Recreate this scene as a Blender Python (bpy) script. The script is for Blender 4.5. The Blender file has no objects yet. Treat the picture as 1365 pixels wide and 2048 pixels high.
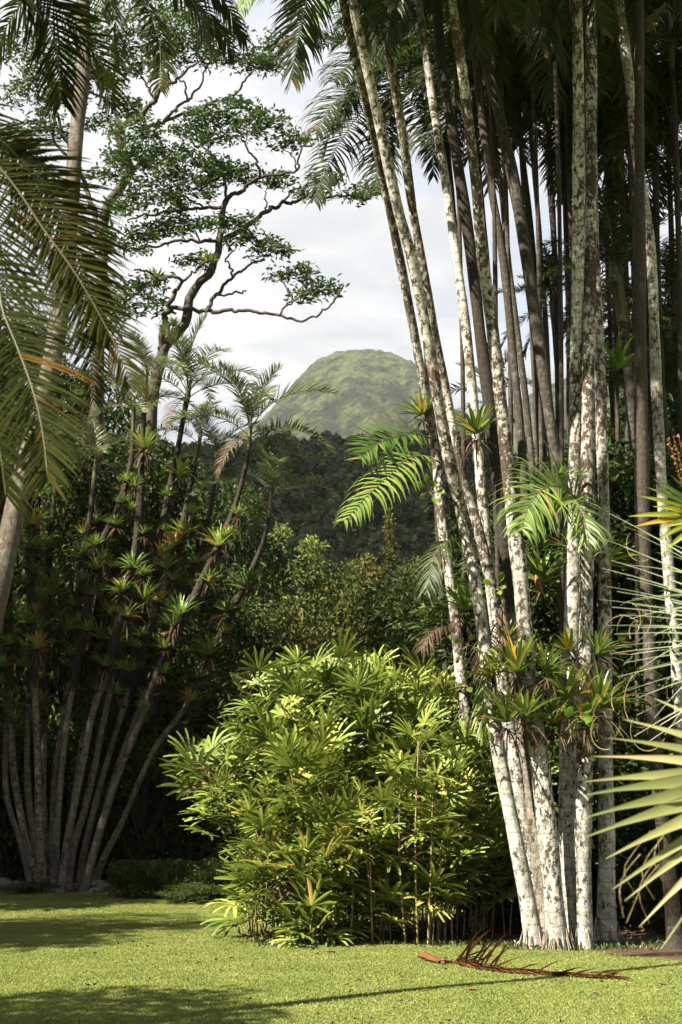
import bpy, math, random
import numpy as np
from mathutils import Vector, Matrix, Euler
R = math.radians
random.seed(7); rng = np.random.default_rng(11)
sc = bpy.context.scene
C = sc.collection

# ------------------------------------------------------------------ camera, sky, sun, exposure
FPX, PITCH, EYE = 2844.0, R(11.8), 1.6
cam = bpy.data.cameras.new('camera'); camo = bpy.data.objects.new('camera', cam); C.objects.link(camo)
cam.sensor_fit = 'VERTICAL'; cam.sensor_height = 36.0; cam.lens = FPX / 2048 * 36.0
cam.clip_start = 0.1; cam.clip_end = 20000
camo.location = (0, 0, EYE); camo.rotation_euler = (R(90) + PITCH, 0, 0)
cam.dof.use_dof = True; cam.dof.focus_distance = 18.0; cam.dof.aperture_fstop = 4.5
sc.camera = camo
SPN = math.sin(PITCH)
SUN_EL, SUN_AZ = R(47), R(236)          # azimuth measured clockwise from +Y (north); the sun stands behind-left of the camera
sun_dir = Vector((math.sin(SUN_AZ) * math.cos(SUN_EL), math.cos(SUN_AZ) * math.cos(SUN_EL), math.sin(SUN_EL)))
sd = bpy.data.lights.new('sun', 'SUN'); sd.energy = 5.0; sd.angle = R(0.53); sd.color = (1.0, 0.91, 0.75)
so = bpy.data.objects.new('sun', sd); C.objects.link(so); so.location = (-20, -20, 40)
so.rotation_euler = sun_dir.to_track_quat('Z', 'Y').to_euler()
w = bpy.data.worlds.new('World'); sc.world = w; w.use_nodes = True
nt = w.node_tree; nt.nodes.clear(); N = nt.nodes.new; L = nt.links.new
out = N('ShaderNodeOutputWorld'); sky = N('ShaderNodeTexSky'); sky.sky_type = 'NISHITA'; sky.sun_disc = False
sky.sun_elevation = SUN_EL; sky.sun_rotation = SUN_AZ
bg1 = N('ShaderNodeBackground'); bg1.inputs[1].default_value = 0.05; L(sky.outputs[0], bg1.inputs[0])
tc = N('ShaderNodeTexCoord'); mp = N('ShaderNodeMapping'); mp.inputs['Scale'].default_value = (1, 1, 2.2); L(tc.outputs['Generated'], mp.inputs[0])
n1 = N('ShaderNodeTexNoise'); n1.inputs['Scale'].default_value = 3.1; n1.inputs['Detail'].default_value = 7; n1.inputs['Roughness'].default_value = .55; n1.inputs['Distortion'].default_value = .3
L(mp.outputs[0], n1.inputs[0])
n2 = N('ShaderNodeTexNoise'); n2.inputs['Scale'].default_value = 6.3; n2.inputs['Detail'].default_value = 8; n2.inputs['Roughness'].default_value = .6; n2.inputs['Distortion'].default_value = .4
L(mp.outputs[0], n2.inputs[0])
cr = N('ShaderNodeValToRGB'); cr.color_ramp.elements[0].position = .42; cr.color_ramp.elements[0].color = (.46, .51, .59, 1); cr.color_ramp.elements[1].position = .66; cr.color_ramp.elements[1].color = (1, 1, 1, 1)
L(n2.outputs[0], cr.inputs[0])
# clouds thicken and brighten with height above the horizon
sx = N('ShaderNodeSeparateXYZ'); L(tc.outputs['Generated'], sx.inputs[0])
mr = N('ShaderNodeMapRange'); mr.inputs[1].default_value = .24; mr.inputs[2].default_value = .50; mr.inputs[3].default_value = 0; mr.inputs[4].default_value = .8; L(sx.outputs[2], mr.inputs[0])
mxc = N('ShaderNodeMixRGB'); mxc.inputs[2].default_value = (1, 1, 1, 1); L(mr.outputs[0], mxc.inputs[0]); L(cr.outputs[0], mxc.inputs[1])
bg2 = N('ShaderNodeBackground'); bg2.inputs[1].default_value = 0.18; L(mxc.outputs[0], bg2.inputs[0])
cr2 = N('ShaderNodeMapRange'); cr2.inputs[1].default_value = .30; cr2.inputs[2].default_value = .42; cr2.inputs[3].default_value = .55; cr2.inputs[4].default_value = 1; L(n1.outputs[0], cr2.inputs[0])
mx = N('ShaderNodeMixShader'); L(cr2.outputs[0], mx.inputs[0]); L(bg1.outputs[0], mx.inputs[1]); L(bg2.outputs[0], mx.inputs[2]); L(mx.outputs[0], out.inputs[0])
vs = sc.view_settings; vs.view_transform = 'Standard'; vs.look = 'None'; vs.gamma = 1; vs.use_curve_mapping = False; vs.exposure = 2.5
sc.cycles.use_denoising = True
sc.cycles.max_bounces = 6; sc.cycles.diffuse_bounces = 2; sc.cycles.glossy_bounces = 2; sc.cycles.transmission_bounces = 3
sc.cycles.transparent_max_bounces = 4; sc.cycles.volume_bounces = 0; sc.cycles.sample_clamp_indirect = 4

# ------------------------------------------------------------------ helpers
CP, SP = math.cos(PITCH), math.sin(PITCH)
def P(px, py, Y):                                  # a point of the place: the line of sight through (px, py) at Y metres ahead
    dx = (px - 682.5) / FPX; dy = (1024 - py) / FPX
    k = Y / (CP - dy * SP)
    return np.array([dx * k, Y, EYE + (SP + dy * CP) * k])
def PXM(Y): return Y / FPX * 1.0                   # metres per photo pixel at Y
def PL(pts, Y):                                    # polyline; Y a number or (start, end) or list
    n = len(pts)
    Ys = [Y] * n if np.isscalar(Y) else (list(np.linspace(Y[0], Y[1], n)) if len(Y) == 2 else Y)
    return np.array([P(p[0], p[1], yy) for p, yy in zip(pts, Ys)])
def _hash(ix, iy, seed):
    h = (ix.astype(np.int64) * 374761393 + iy.astype(np.int64) * 668265263 + seed * 1442695041) & 0xffffffff
    h = ((h ^ (h >> 13)) * 1274126177) & 0xffffffff
    return ((h ^ (h >> 16)) & 0xffffff) / float(0xffffff)
def vnoise(x, y, seed=0):
    x = np.asarray(x, float); y = np.asarray(y, float)
    ix = np.floor(x); iy = np.floor(y); fx = x - ix; fy = y - iy
    fx = fx * fx * (3 - 2 * fx); fy = fy * fy * (3 - 2 * fy)
    a = _hash(ix, iy, seed); b = _hash(ix + 1, iy, seed); c = _hash(ix, iy + 1, seed); d = _hash(ix + 1, iy + 1, seed)
    return (a * (1 - fx) + b * fx) * (1 - fy) + (c * (1 - fx) + d * fx) * fy
def fbm(x, y, seed=0, octv=4, g=.5):
    s = 0; a = 1; t = 0
    for o in range(octv):
        s = s + a * vnoise(x * 2 ** o, y * 2 ** o, seed + o * 17); t += a; a *= g
    return s / t
def norm(v): return v / (np.linalg.norm(v, axis=-1, keepdims=True) + 1e-9)
def smooth_line(pts, n):                            # Catmull-Rom through pts, n samples
    pts = np.asarray(pts, float)
    if len(pts) == 2:
        t = np.linspace(0, 1, n)[:, None]; return pts[0] * (1 - t) + pts[1] * t
    P0 = np.vstack([2 * pts[0] - pts[1], pts, 2 * pts[-1] - pts[-2]])
    seg = np.linalg.norm(np.diff(pts, axis=0), axis=1); cum = np.concatenate([[0], np.cumsum(seg)])
    s = np.linspace(0, cum[-1], n); k = np.clip(np.searchsorted(cum, s, side='right') - 1, 0, len(pts) - 2)
    t = ((s - cum[k]) / np.maximum(seg[k], 1e-9))[:, None]
    a, b, c, d = P0[k], P0[k + 1], P0[k + 2], P0[k + 3]
    return .5 * ((2 * b) + (-a + c) * t + (2 * a - 5 * b + 4 * c - d) * t ** 2 + (-a + 3 * b - 3 * c + d) * t ** 3)

class MB:
    def __init__(s): s.v = []; s.t = []; s.f = []; s.m = []; s.n = 0
    def add(s, v, f, tint=.5, mi=0):
        v = np.asarray(v, float).reshape(-1, 3); f = np.asarray(f, np.int64)
        s.v.append(v); s.f.append(f + s.n); s.m.append(np.full(len(f), mi))
        s.t.append(np.broadcast_to(np.asarray(tint, float), (len(v),)) if np.ndim(tint) == 0 else np.asarray(tint, float)); s.n += len(v)
    def mesh(s, name, mats, origin=(0, 0, 0), smooth=True):
        me = bpy.data.meshes.new(name)
        v = np.vstack(s.v) - np.asarray(origin, float)
        nf = sum(len(f) for f in s.f); nl = sum(f.size for f in s.f)
        me.vertices.add(len(v)); me.vertices.foreach_set('co', v.astype(np.float32).ravel())
        me.loops.add(nl); me.polygons.add(nf)
        me.loops.foreach_set('vertex_index', np.concatenate([f.ravel() for f in s.f]).astype(np.int32))
        cnt = np.concatenate([np.full(len(f), f.shape[1]) for f in s.f]); st = np.concatenate([[0], np.cumsum(cnt)[:-1]])
        me.polygons.foreach_set('loop_start', st.astype(np.int32)); me.polygons.foreach_set('loop_total', cnt.astype(np.int32))
        me.polygons.foreach_set('material_index', np.concatenate(s.m).astype(np.int32))
        me.polygons.foreach_set('use_smooth', np.full(nf, smooth))
        a = me.attributes.new('tint', 'FLOAT', 'POINT'); a.data.foreach_set('value', np.concatenate(s.t).astype(np.float32))
        for m in (mats if isinstance(mats, (list, tuple)) else [mats]): me.materials.append(m)
        me.update(calc_edges=True)
        return me
    def build(s, name, mats, parent=None, origin=(0, 0, 0), smooth=True):
        if parent is not None: origin = parent.location[:]
        o = bpy.data.objects.new(name, s.mesh(name, mats, origin, smooth)); C.objects.link(o)
        if parent is not None: o.parent = parent
        else: o.location = origin
        return o
def tag(o, label=None, cat=None, group=None, kind=None):
    if label: o['label'] = label
    if cat: o['category'] = cat
    if group: o['group'] = group
    if kind: o['kind'] = kind
    return o
def thing(name, label, cat, loc, group=None):
    o = bpy.data.objects.new(name, None); o.empty_display_size = .2; o.location = [float(q) for q in loc]; C.objects.link(o)
    return tag(o, label, cat, group)
def put(name, me, parent, loc=(0, 0, 0), rot=(0, 0, 0), scl=1, label=None):
    o = bpy.data.objects.new(name, me); C.objects.link(o); o.parent = parent
    o.location = loc; o.rotation_euler = rot; o.scale = (scl, scl, scl) if np.isscalar(scl) else scl
    if label: o['label'] = label
    return o

def tube(mb, pts, rad, sides=8, tint=.5, mi=0, cap=True, jitter=0):
    pts = np.asarray(pts, float); n = len(pts); rad = np.broadcast_to(np.asarray(rad, float), (n,))
    t = norm(np.gradient(pts, axis=0))
    ref = np.array([0., 1., 0.]) if abs(t[0][1]) < .9 else np.array([1., 0., 0.])
    u = norm(np.cross(t, ref)); w_ = norm(np.cross(t, u))
    a = np.linspace(0, 2 * np.pi, sides, endpoint=False)
    rr = rad[:, None] * (1 + (jitter * (rng.random((n, sides)) - .5) if jitter else 0))
    v = pts[:, None] + rr[..., None] * (np.cos(a)[None, :, None] * u[:, None] + np.sin(a)[None, :, None] * w_[:, None])
    i = np.arange(n - 1)[:, None] * sides; j = np.arange(sides)[None]; j2 = (j + 1) % sides
    f = np.stack([i + j, i + j2, i + sides + j2, i + sides + j], -1).reshape(-1, 4)
    tt = np.repeat(np.broadcast_to(np.asarray(tint, float), (n,)), sides)
    mb.add(v.reshape(-1, 3), f, tt, mi)
    if cap:
        for k in (0, n - 1):
            ring = v[k]; c = pts[k]
            mb.add(np.vstack([ring, c]), [[q, (q + 1) % sides, sides] for q in range(sides)], float(tt[k * sides]), mi)

# ------------------------------------------------------------------ materials
def mat(name):
    m = bpy.data.materials.new(name); m.use_nodes = True; t = m.node_tree; t.nodes.clear()
    return m, t, t.nodes.new, t.links.new
def ramp(t, pairs):
    r = t.nodes.new('ShaderNodeValToRGB'); e = r.color_ramp.elements
    while len(e) < len(pairs): e.new(.5)
    for q, (p, c) in zip(e, pairs): q.position = p; q.color = (*c, 1)
    return r
def math_(t, op, a, b=None, c=None, clamp=False):
    n = t.nodes.new('ShaderNodeMath'); n.operation = op; n.use_clamp = clamp
    for k, x in enumerate((a, b, c)):
        if x is None: continue
        if isinstance(x, (int, float)): n.inputs[k].default_value = x
        else: t.links.new(x, n.inputs[k])
    return n.outputs[0]
def noise(t, vec, scale, detail=4, rough=.55, dist=0):
    n = t.nodes.new('ShaderNodeTexNoise'); n.inputs['Scale'].default_value = scale; n.inputs['Detail'].default_value = detail
    n.inputs['Roughness'].default_value = rough; n.inputs['Distortion'].default_value = dist
    if vec is not None: t.links.new(vec, n.inputs[0])
    return n.outputs[0]
def mixc(t, f, a, b):
    n = t.nodes.new('ShaderNodeMixRGB')
    for k, x in enumerate((f, a, b)):
        if isinstance(x, (int, float)): n.inputs[k].default_value = x
        elif isinstance(x, tuple): n.inputs[k].default_value = (*x, 1)
        else: t.links.new(x, n.inputs[k])
    return n.outputs[0]
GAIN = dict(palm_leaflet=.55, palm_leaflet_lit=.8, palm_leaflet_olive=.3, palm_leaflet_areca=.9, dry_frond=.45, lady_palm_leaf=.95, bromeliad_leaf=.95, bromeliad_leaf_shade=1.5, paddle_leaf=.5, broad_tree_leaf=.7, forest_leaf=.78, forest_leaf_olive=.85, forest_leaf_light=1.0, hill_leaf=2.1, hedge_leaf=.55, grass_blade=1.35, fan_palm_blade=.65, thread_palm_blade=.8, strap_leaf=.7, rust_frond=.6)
def leaf_mat(name, dark, mid, light, old=None, trans=.3, rough=.42, spec=.5, objvar=.25, nscale=6):
    m, t, N, L = mat(name); gn = GAIN.get(name, 1); dark, mid, light = [tuple(q * gn for q in c) for c in (dark, mid, light)]; old = old and tuple(q * gn for q in old)
    at = N('ShaderNodeAttribute'); at.attribute_name = 'tint'
    oi = N('ShaderNodeObjectInfo'); tc = N('ShaderNodeTexCoord')
    f = math_(t, 'ADD', at.outputs['Fac'], math_(t, 'MULTIPLY', math_(t, 'SUBTRACT', oi.outputs['Random'], .5), objvar))
    if name == 'grass_blade':
        ge = N('ShaderNodeNewGeometry'); f = math_(t, 'ADD', f, math_(t, 'MULTIPLY', math_(t, 'SUBTRACT', noise(t, ge.outputs['Position'], 1.3, 6, .65), .5), 1.3))
    else: f = math_(t, 'ADD', f, math_(t, 'MULTIPLY', math_(t, 'SUBTRACT', noise(t, tc.outputs['Object'], nscale, 3), .5), .35))
    pr = [(0, dark), (.5, mid), (.85, light)]
    if old: pr += [(.93, light), (.98, old)]
    rp = ramp(t, pr); L(f, rp.inputs[0])
    b = N('ShaderNodeBsdfPrincipled'); L(rp.outputs[0], b.inputs['Base Color']); b.inputs['Roughness'].default_value = rough; b.inputs['Specular IOR Level'].default_value = spec
    tr = N('ShaderNodeBsdfTranslucent'); g = N('ShaderNodeGamma'); g.inputs[1].default_value = .92; L(rp.outputs[0], g.inputs[0])
    L(g.outputs[0], tr.inputs[0])
    mx = N('ShaderNodeMixShader'); mx.inputs[0].default_value = trans; L(b.outputs[0], mx.inputs[1]); L(tr.outputs[0], mx.inputs[2])
    o = N('ShaderNodeOutputMaterial'); L(mx.outputs[0], o.inputs[0]); return m
def plain_mat(name, c1, c2, scale=8, rough=.8, stretch=(1, 1, 1), bump=.3, spec=.3):
    m, t, N, L = mat(name); tc = N('ShaderNodeTexCoord'); mp = N('ShaderNodeMapping'); mp.inputs['Scale'].default_value = stretch; L(tc.outputs['Object'], mp.inputs[0])
    nz = noise(t, mp.outputs[0], scale, 6, .6); rp = ramp(t, [(.35, c1), (.65, c2)]); L(nz, rp.inputs[0])
    b = N('ShaderNodeBsdfPrincipled'); L(rp.outputs[0], b.inputs['Base Color']); b.inputs['Roughness'].default_value = rough; b.inputs['Specular IOR Level'].default_value = spec
    bp = N('ShaderNodeBump'); bp.inputs['Strength'].default_value = bump; bp.inputs['Distance'].default_value = .02; L(nz, bp.inputs['Height']); L(bp.outputs[0], b.inputs['Normal'])
    o = N('ShaderNodeOutputMaterial'); L(b.outputs[0], o.inputs[0]); return m
def bark_mat(name, pale, grey, brown, red, thr=.5, moss=None, moss_z=(99, 100), up=.03):
    """lichen-blotched palm bark; brown crust grows commoner with height above the base"""
    m, t, N, L = mat(name); tc = N('ShaderNodeTexCoord'); oi = N('ShaderNodeObjectInfo')
    ad = N('ShaderNodeVectorMath'); ad.operation = 'ADD'; L(tc.outputs['Object'], ad.inputs[0])
    rv = N('ShaderNodeVectorMath'); rv.operation = 'SCALE'; rv.inputs[0].default_value = (31, 17, 53); L(oi.outputs['Random'], rv.inputs[3]); L(rv.outputs[0], ad.inputs[1])
    mp = N('ShaderNodeMapping'); mp.inputs['Scale'].default_value = (1, 1, .62); L(ad.outputs[0], mp.inputs[0]); V = mp.outputs[0]
    sz = N('ShaderNodeSeparateXYZ'); L(tc.outputs['Object'], sz.inputs[0]); z = sz.outputs[2]
    base = ramp(t, [(.3, tuple(a * b for a, b in zip(grey, (.7, .8, .6)))), (.44, grey), (.6, pale), (.8, pale)]); L(math_(t, 'ADD', math_(t, 'MULTIPLY', noise(t, V, 18, 6, .7), .6), math_(t, 'MULTIPLY', noise(t, V, 3, 3, .5), .4)), base.inputs[0])
    big = noise(t, V, 2.2, 2, .5); sm = noise(t, V, 17, 8, .72, .4)
    s = math_(t, 'ADD', math_(t, 'MULTIPLY', sm, .75), math_(t, 'MULTIPLY', big, .25))
    s = math_(t, 'ADD', s, math_(t, 'MULTIPLY', math_(t, 'MINIMUM', z, 6), up)); s = math_(t, 'ADD', s, math_(t, 'MULTIPLY', math_(t, 'SUBTRACT', oi.outputs['Random'], .5), .07))
    msk = ramp(t, [(thr - .03, (0, 0, 0)), (thr - .006, (.35, .35, .35)), (thr + .012, (1, 1, 1))]); L(s, msk.inputs[0])
    br = ramp(t, [(.35, brown), (.62, tuple(q * 2.2 for q in brown))]); L(noise(t, V, 30, 3), br.inputs[0])
    c = mixc(t, msk.outputs[0], base.outputs[0], br.outputs[0])
    rm = ramp(t, [(.62, (0, 0, 0)), (.68, (1, 1, 1))]); L(noise(t, V, 9, 5, .6, .4), rm.inputs[0])
    zr = N('ShaderNodeMapRange'); zr.inputs[1].default_value = 2.5; zr.inputs[2].default_value = 6; zr.inputs[3].default_value = .1; zr.inputs[4].default_value = .65; L(z, zr.inputs[0])
    c = mixc(t, math_(t, 'MULTIPLY', rm.outputs[0], zr.outputs[0]), c, red)
    rg = math_(t, 'SINE', math_(t, 'MULTIPLY', math_(t, 'ADD', z, math_(t, 'MULTIPLY', noise(t, V, 4, 3), .12)), 42)); rgm = ramp(t, [(.90, (0, 0, 0)), (.985, (1, 1, 1))]); L(rg, rgm.inputs[0])
    c = mixc(t, math_(t, 'MULTIPLY', rgm.outputs[0], .42), c, tuple(q * 1.6 for q in brown))
    # fine vertical fissures
    mp2 = N('ShaderNodeMapping'); mp2.inputs['Scale'].default_value = (1, 1, .07); L(ad.outputs[0], mp2.inputs[0])
    fi = ramp(t, [(.30, (1, 1, 1)), (.38, (0, 0, 0))]); L(noise(t, mp2.outputs[0], 42, 3, .5), fi.inputs[0])
    c = mixc(t, math_(t, 'MULTIPLY', fi.outputs[0], .75), c, tuple(q * .8 for q in brown))
    if moss:
        mz = N('ShaderNodeMapRange'); mz.inputs[1].default_value = moss_z[0]; mz.inputs[2].default_value = moss_z[1]; mz.inputs[3].default_value = -.35; mz.inputs[4].default_value = .45; L(z, mz.inputs[0])
        mk = ramp(t, [(.5, (0, 0, 0)), (.56, (1, 1, 1))]); L(math_(t, 'ADD', noise(t, V, 5, 5, .6), mz.outputs[0]), mk.inputs[0])
        mc = ramp(t, [(.35, moss), (.7, tuple(q * 2.5 for q in moss))]); L(noise(t, V, 25, 4), mc.inputs[0])
        c = mixc(t, mk.outputs[0], c, mc.outputs[0])
    wv = math_(t, 'SINE', math_(t, 'MULTIPLY', math_(t, 'ADD', z, math_(t, 'MULTIPLY', big, .1)), 60))
    h = math_(t, 'ADD', math_(t, 'MULTIPLY', sm, 1.0), math_(t, 'MULTIPLY', wv, .12))
    h = math_(t, 'ADD', h, math_(t, 'MULTIPLY', fi.outputs[0], -.5)); h = math_(t, 'ADD', h, math_(t, 'MULTIPLY', msk.outputs[0], .25))
    b = N('ShaderNodeBsdfPrincipled'); L(c, b.inputs['Base Color']); b.inputs['Roughness'].default_value = .85; b.inputs['Specular IOR Level'].default_value = .25
    bp = N('ShaderNodeBump'); bp.inputs['Strength'].default_value = .7; bp.inputs['Distance'].default_value = .012; L(h, bp.inputs['Height']); L(bp.outputs[0], b.inputs['Normal'])
    o = N('ShaderNodeOutputMaterial'); L(b.outputs[0], o.inputs[0]); return m

HAZE = 0.55e-4
OFF = [(-8.5, 7.5, 8, .9), (-14, 14, 14, 1.2), (-12.8, 26.5, 15, 1.2), (-15.5, 22.5, 17, 1.3), (-11.8, 30.5, 11, 1.0), (-18, 27, 18, 1.4), (-17, 31, 16, 1.3), (-10.6, 22.2, 10.5, 1.0)]
M = {}
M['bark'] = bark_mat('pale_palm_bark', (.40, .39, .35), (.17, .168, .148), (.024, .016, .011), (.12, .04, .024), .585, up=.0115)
M['bark_shaded'] = bark_mat('shaded_palm_bark', (.075, .073, .064), (.034, .033, .027), (.017, .013, .009), (.07, .026, .016), .495, up=.005)  # darker copy of the pale palm bark, with shade put into its colour
M['bark_bg'] = bark_mat('deep_shade_palm_bark', (.06, .058, .05), (.035, .033, .028), (.015, .011, .008), (.04, .018, .012), .50, up=.004)  # darkest bark copy: the gloom among the rear stems is in the colour
M['bark_left'] = bark_mat('mossy_palm_bark', (.19, .17, .14), (.09, .08, .065), (.025, .018, .012), (.10, .04, .022), .56, moss=(.010, .008, .005), moss_z=(2.6, 5.5), up=.006)
M['bark_near'] = bark_mat('ringed_palm_bark', (.10, .09, .072), (.05, .045, .037), (.03, .022, .015), (.10, .04, .025), .53, moss=(.03, .028, .015), moss_z=(9, 20), up=.0)
M['branch'] = plain_mat('branch_bark', (.018, .014, .010), (.06, .048, .038), 9, .9, (1, 1, .5), .6)
M['cane'] = plain_mat('cane', (.09, .06, .03), (.22, .18, .08), 9, .7, (1, 1, 2), .4)
M['crownshaft'] = plain_mat('crownshaft', (.03, .035, .01), (.065, .06, .02), 3, .5, (1, 1, .3), .1)
M['root'] = plain_mat('root', (.04, .03, .02), (.2, .17, .135), 16, .9, (1, 1, .4), .5)
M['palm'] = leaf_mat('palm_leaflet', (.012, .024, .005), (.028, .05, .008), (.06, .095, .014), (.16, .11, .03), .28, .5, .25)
M['palm_lit'] = leaf_mat('palm_leaflet_lit', (.05, .10, .015), (.085, .15, .025), (.15, .22, .035), (.25, .2, .06), .35, .42)  # sunlit copy of the leaflet, brightness put into the colour
M['palm_near'] = leaf_mat('palm_leaflet_olive', (.022, .036, .003), (.055, .075, .006), (.11, .115, .012), (.28, .14, .02), .35, .7, .06, nscale=2)
M['palm_left'] = leaf_mat('palm_leaflet_areca', (.02, .04, .012), (.05, .08, .025), (.12, .14, .05), (.24, .14, .06), .3, .4)
M['dry'] = leaf_mat('dry_frond', (.06, .035, .018), (.14, .09, .05), (.26, .18, .11), None, .2, .8, .2)
M['rhapis'] = leaf_mat('lady_palm_leaf', (.045, .08, .012), (.12, .16, .024), (.27, .28, .055), (.36, .26, .06), .24, .5, .22, .35)
M['brom'] = leaf_mat('bromeliad_leaf', (.035, .07, .012), (.085, .13, .02), (.20, .22, .03), (.32, .17, .03), .25, .35, .6)
M['brom_shade'] = leaf_mat('bromeliad_leaf_shade', (.025, .05, .010), (.06, .105, .018), (.15, .20, .03), (.2, .11, .03), .25, .4, .5, .5)  # bromeliad copy for rosettes in shade, its colour gained up to brighten them
M['paddle'] = leaf_mat('paddle_leaf', (.08, .16, .015), (.13, .24, .02), (.2, .3, .03), None, .3, .35, .5)
M['tree_leaf'] = leaf_mat('broad_tree_leaf', (.014, .036, .005), (.032, .07, .008), (.07, .12, .016), None, .35, .5, .15)
M['forest_a'] = leaf_mat('forest_leaf', (.010, .024, .004), (.024, .044, .007), (.07, .10, .016), (.11, .08, .02), .15, .55, .12, .3, 1.2)
M['forest_b'] = leaf_mat('forest_leaf_olive', (.016, .026, .004), (.038, .048, .008), (.10, .105, .018), (.14, .09, .02), .15, .55, .12, .3, 1.2)
M['forest_c'] = leaf_mat('forest_leaf_light', (.03, .055, .01), (.07, .10, .02), (.17, .20, .045), None, .2, .5, .15, .3, 1.2)
M['hill_leaf'] = leaf_mat('hill_leaf', (.012, .018, .008), (.022, .030, .014), (.042, .050, .024), None, .1, .8, .1, .8, .4)
M['hedge'] = leaf_mat('hedge_leaf', (.02, .045, .006), (.05, .09, .01), (.11, .15, .02), None, .25, .45)
M['grass'] = leaf_mat('grass_blade', (.074, .096, .022), (.112, .136, .035), (.16, .172, .052), (.26, .22, .09), .3, .6, .12, .2, .7)
M['fan'] = leaf_mat('fan_palm_blade', (.11, .14, .04), (.20, .22, .07), (.34, .33, .13), (.42, .34, .16), .35, .45, .4, .3, 4)
M['thin'] = leaf_mat('thread_palm_blade', (.09, .12, .06), (.17, .2, .11), (.27, .28, .16), (.32, .22, .12), .25, .45, .5)
M['croton'] = leaf_mat('strap_leaf', (.05, .10, .012), (.13, .2, .02), (.3, .32, .03), (.5, .3, .03), .3, .35, .6, .1)
M['rust'] = leaf_mat('rust_frond', (.05, .02, .009), (.14, .055, .02), (.3, .14, .05), (.45, .24, .09), .15, .6, .3)
M['flower'] = plain_mat('red_petal', (.5, .02, .01), (.6, .04, .02), 5, .5)
M['stone'] = plain_mat('stone', (.05, .045, .04), (.16, .14, .12), 12, .9)

# ------------------------------------------------------------------ terrain
def gz(x, y):
    x = np.asarray(x, float); y = np.asarray(y, float)
    und = (fbm(x * .16, y * .16, 5, 3) - .5) * .16 * np.clip((y - 8) / 8, .2, 1)
    bank = .05 * np.exp(-((x - 4.4) ** 2 / 5 + (y - 18.5) ** 2 / 3))
    return und + bank + .02 * np.clip(y - 29, 0, 90) - .035 * np.clip((y - 22) / 6, 0, 1)
def axis(stops):
    a = []
    for (s, e, st) in stops: a += list(np.arange(s, e, st))
    return np.array(a + [stops[-1][1]])
def grid_mesh(xs, ys, zf):
    X, Y = np.meshgrid(xs, ys); Z = zf(X, Y); v = np.stack([X, Y, Z], -1).reshape(-1, 3)
    nx = len(xs); i = np.arange(len(ys) - 1)[:, None] * nx + np.arange(nx - 1)[None]
    return v, np.stack([i, i + 1, i + nx + 1, i + nx], -1).reshape(-1, 4), X, Y
def soil(x, y):                                     # 1 where the turf is worn to bare soil
    n = fbm(x * 1.1, y * 1.1, 21, 4); n2 = fbm(x * 5, y * 5, 23, 3)
    e = 1.15 - ((x - 3.9) / 4.2) ** 2 - ((y - 18.95) / 3.0) ** 2
    e2 = 1.0 - ((x - .9) / 2.3) ** 2 - ((y - 20.2) / 3.3) ** 2
    e3 = 1.0 - ((x + 6.2) / 1.8) ** 2 - ((y - 30.4) / 1.6) ** 2
    e4 = np.where(y > 31.5, (y - 31.5) * .5, -9)
    e5 = 1.0 - ((x + 1.35) / .5) ** 2 - ((y - 11.9) / .10) ** 2
    return np.clip((np.maximum.reduce([e, e2, e3, e4]) + (n - .5) * 1.6 + (n2 - .5) * .5) * 2.2, 0, 1), np.clip((e5 + (n2 - .5) * 1.5) * 2, 0, 1)
xs = axis([(-2400, -400, 200), (-400, -60, 20), (-60, -14, 2), (-14, 14, .14), (14, 60, 2), (60, 400, 20), (400, 2400, 200)])
ys = axis([(-300, -20, 20), (-20, 6, 1), (6, 36, .14), (36, 60, 1), (60, 200, 10), (200, 3300, 200)])
v, f, X, Y = grid_mesh(xs, ys, gz)
s1, s2 = soil(X, Y); mb = MB(); mb.add(v, f, np.maximum(s1, s2 * .8).ravel())
m, t, N, L = mat('lawn'); at = N('ShaderNodeAttribute'); at.attribute_name = 'tint'; tc = N('ShaderNodeTexCoord'); V = tc.outputs['Object']
g = ramp(t, [(.3, (.06, .08, .012)), (.5, (.10, .12, .018)), (.7, (.14, .15, .03))]); L(math_(t, 'ADD', math_(t, 'MULTIPLY', noise(t, V, 1.2, 4), .5), math_(t, 'MULTIPLY', noise(t, V, 14, 5, .7), .5)), g.inputs[0])
e = ramp(t, [(.3, (.018, .013, .008)), (.6, (.065, .045, .026)), (.75, (.13, .09, .055))]); L(noise(t, V, 9, 7, .7), e.inputs[0])
c = mixc(t, at.outputs['Fac'], g.outputs[0], e.outputs[0])
b = N('ShaderNodeBsdfPrincipled'); L(c, b.inputs['Base Color']); b.inputs['Roughness'].default_value = .95; b.inputs['Specular IOR Level'].default_value = .1
bp = N('ShaderNodeBump'); bp.inputs['Strength'].default_value = .8; bp.inputs['Distance'].default_value = .03; L(noise(t, V, 40, 5, .7), bp.inputs['Height']); L(bp.outputs[0], b.inputs['Normal'])
o = N('ShaderNodeOutputMaterial'); L(b.outputs[0], o.inputs[0])
tag(mb.build('lawn', m), 'sunlit mown lawn with bare soil under the palms', kind='structure')

# garden path crossing behind the hedge
mb = MB(); pth = [(x, 45 + .12 * x + 1.2 * math.sin(x * .12)) for x in np.arange(-40, 40.1, .8)]
v = []; 
for x, y in pth:
    for d in (-1.1, -1.0, 1.0, 1.1): v.append((x, y + d, float(gz(x, y + d)) + (.03 if abs(d) < 1.05 else -.02)))
f = [[i * 4 + j, i * 4 + 4 + j, i * 4 + 5 + j, i * 4 + 1 + j] for i in range(len(pth) - 1) for j in range(3)]
mb.add(v, f); tag(mb.build('path', plain_mat('path_gravel', (.2, .17, .14), (.34, .3, .25), 12, .95)), 'pale gravel path behind the hedge', kind='structure')

def interp_sil(sil, Y):
    a = np.array([P(px, py, Y) for px, py in sil]); return a[:, 0], a[:, 2]
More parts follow.
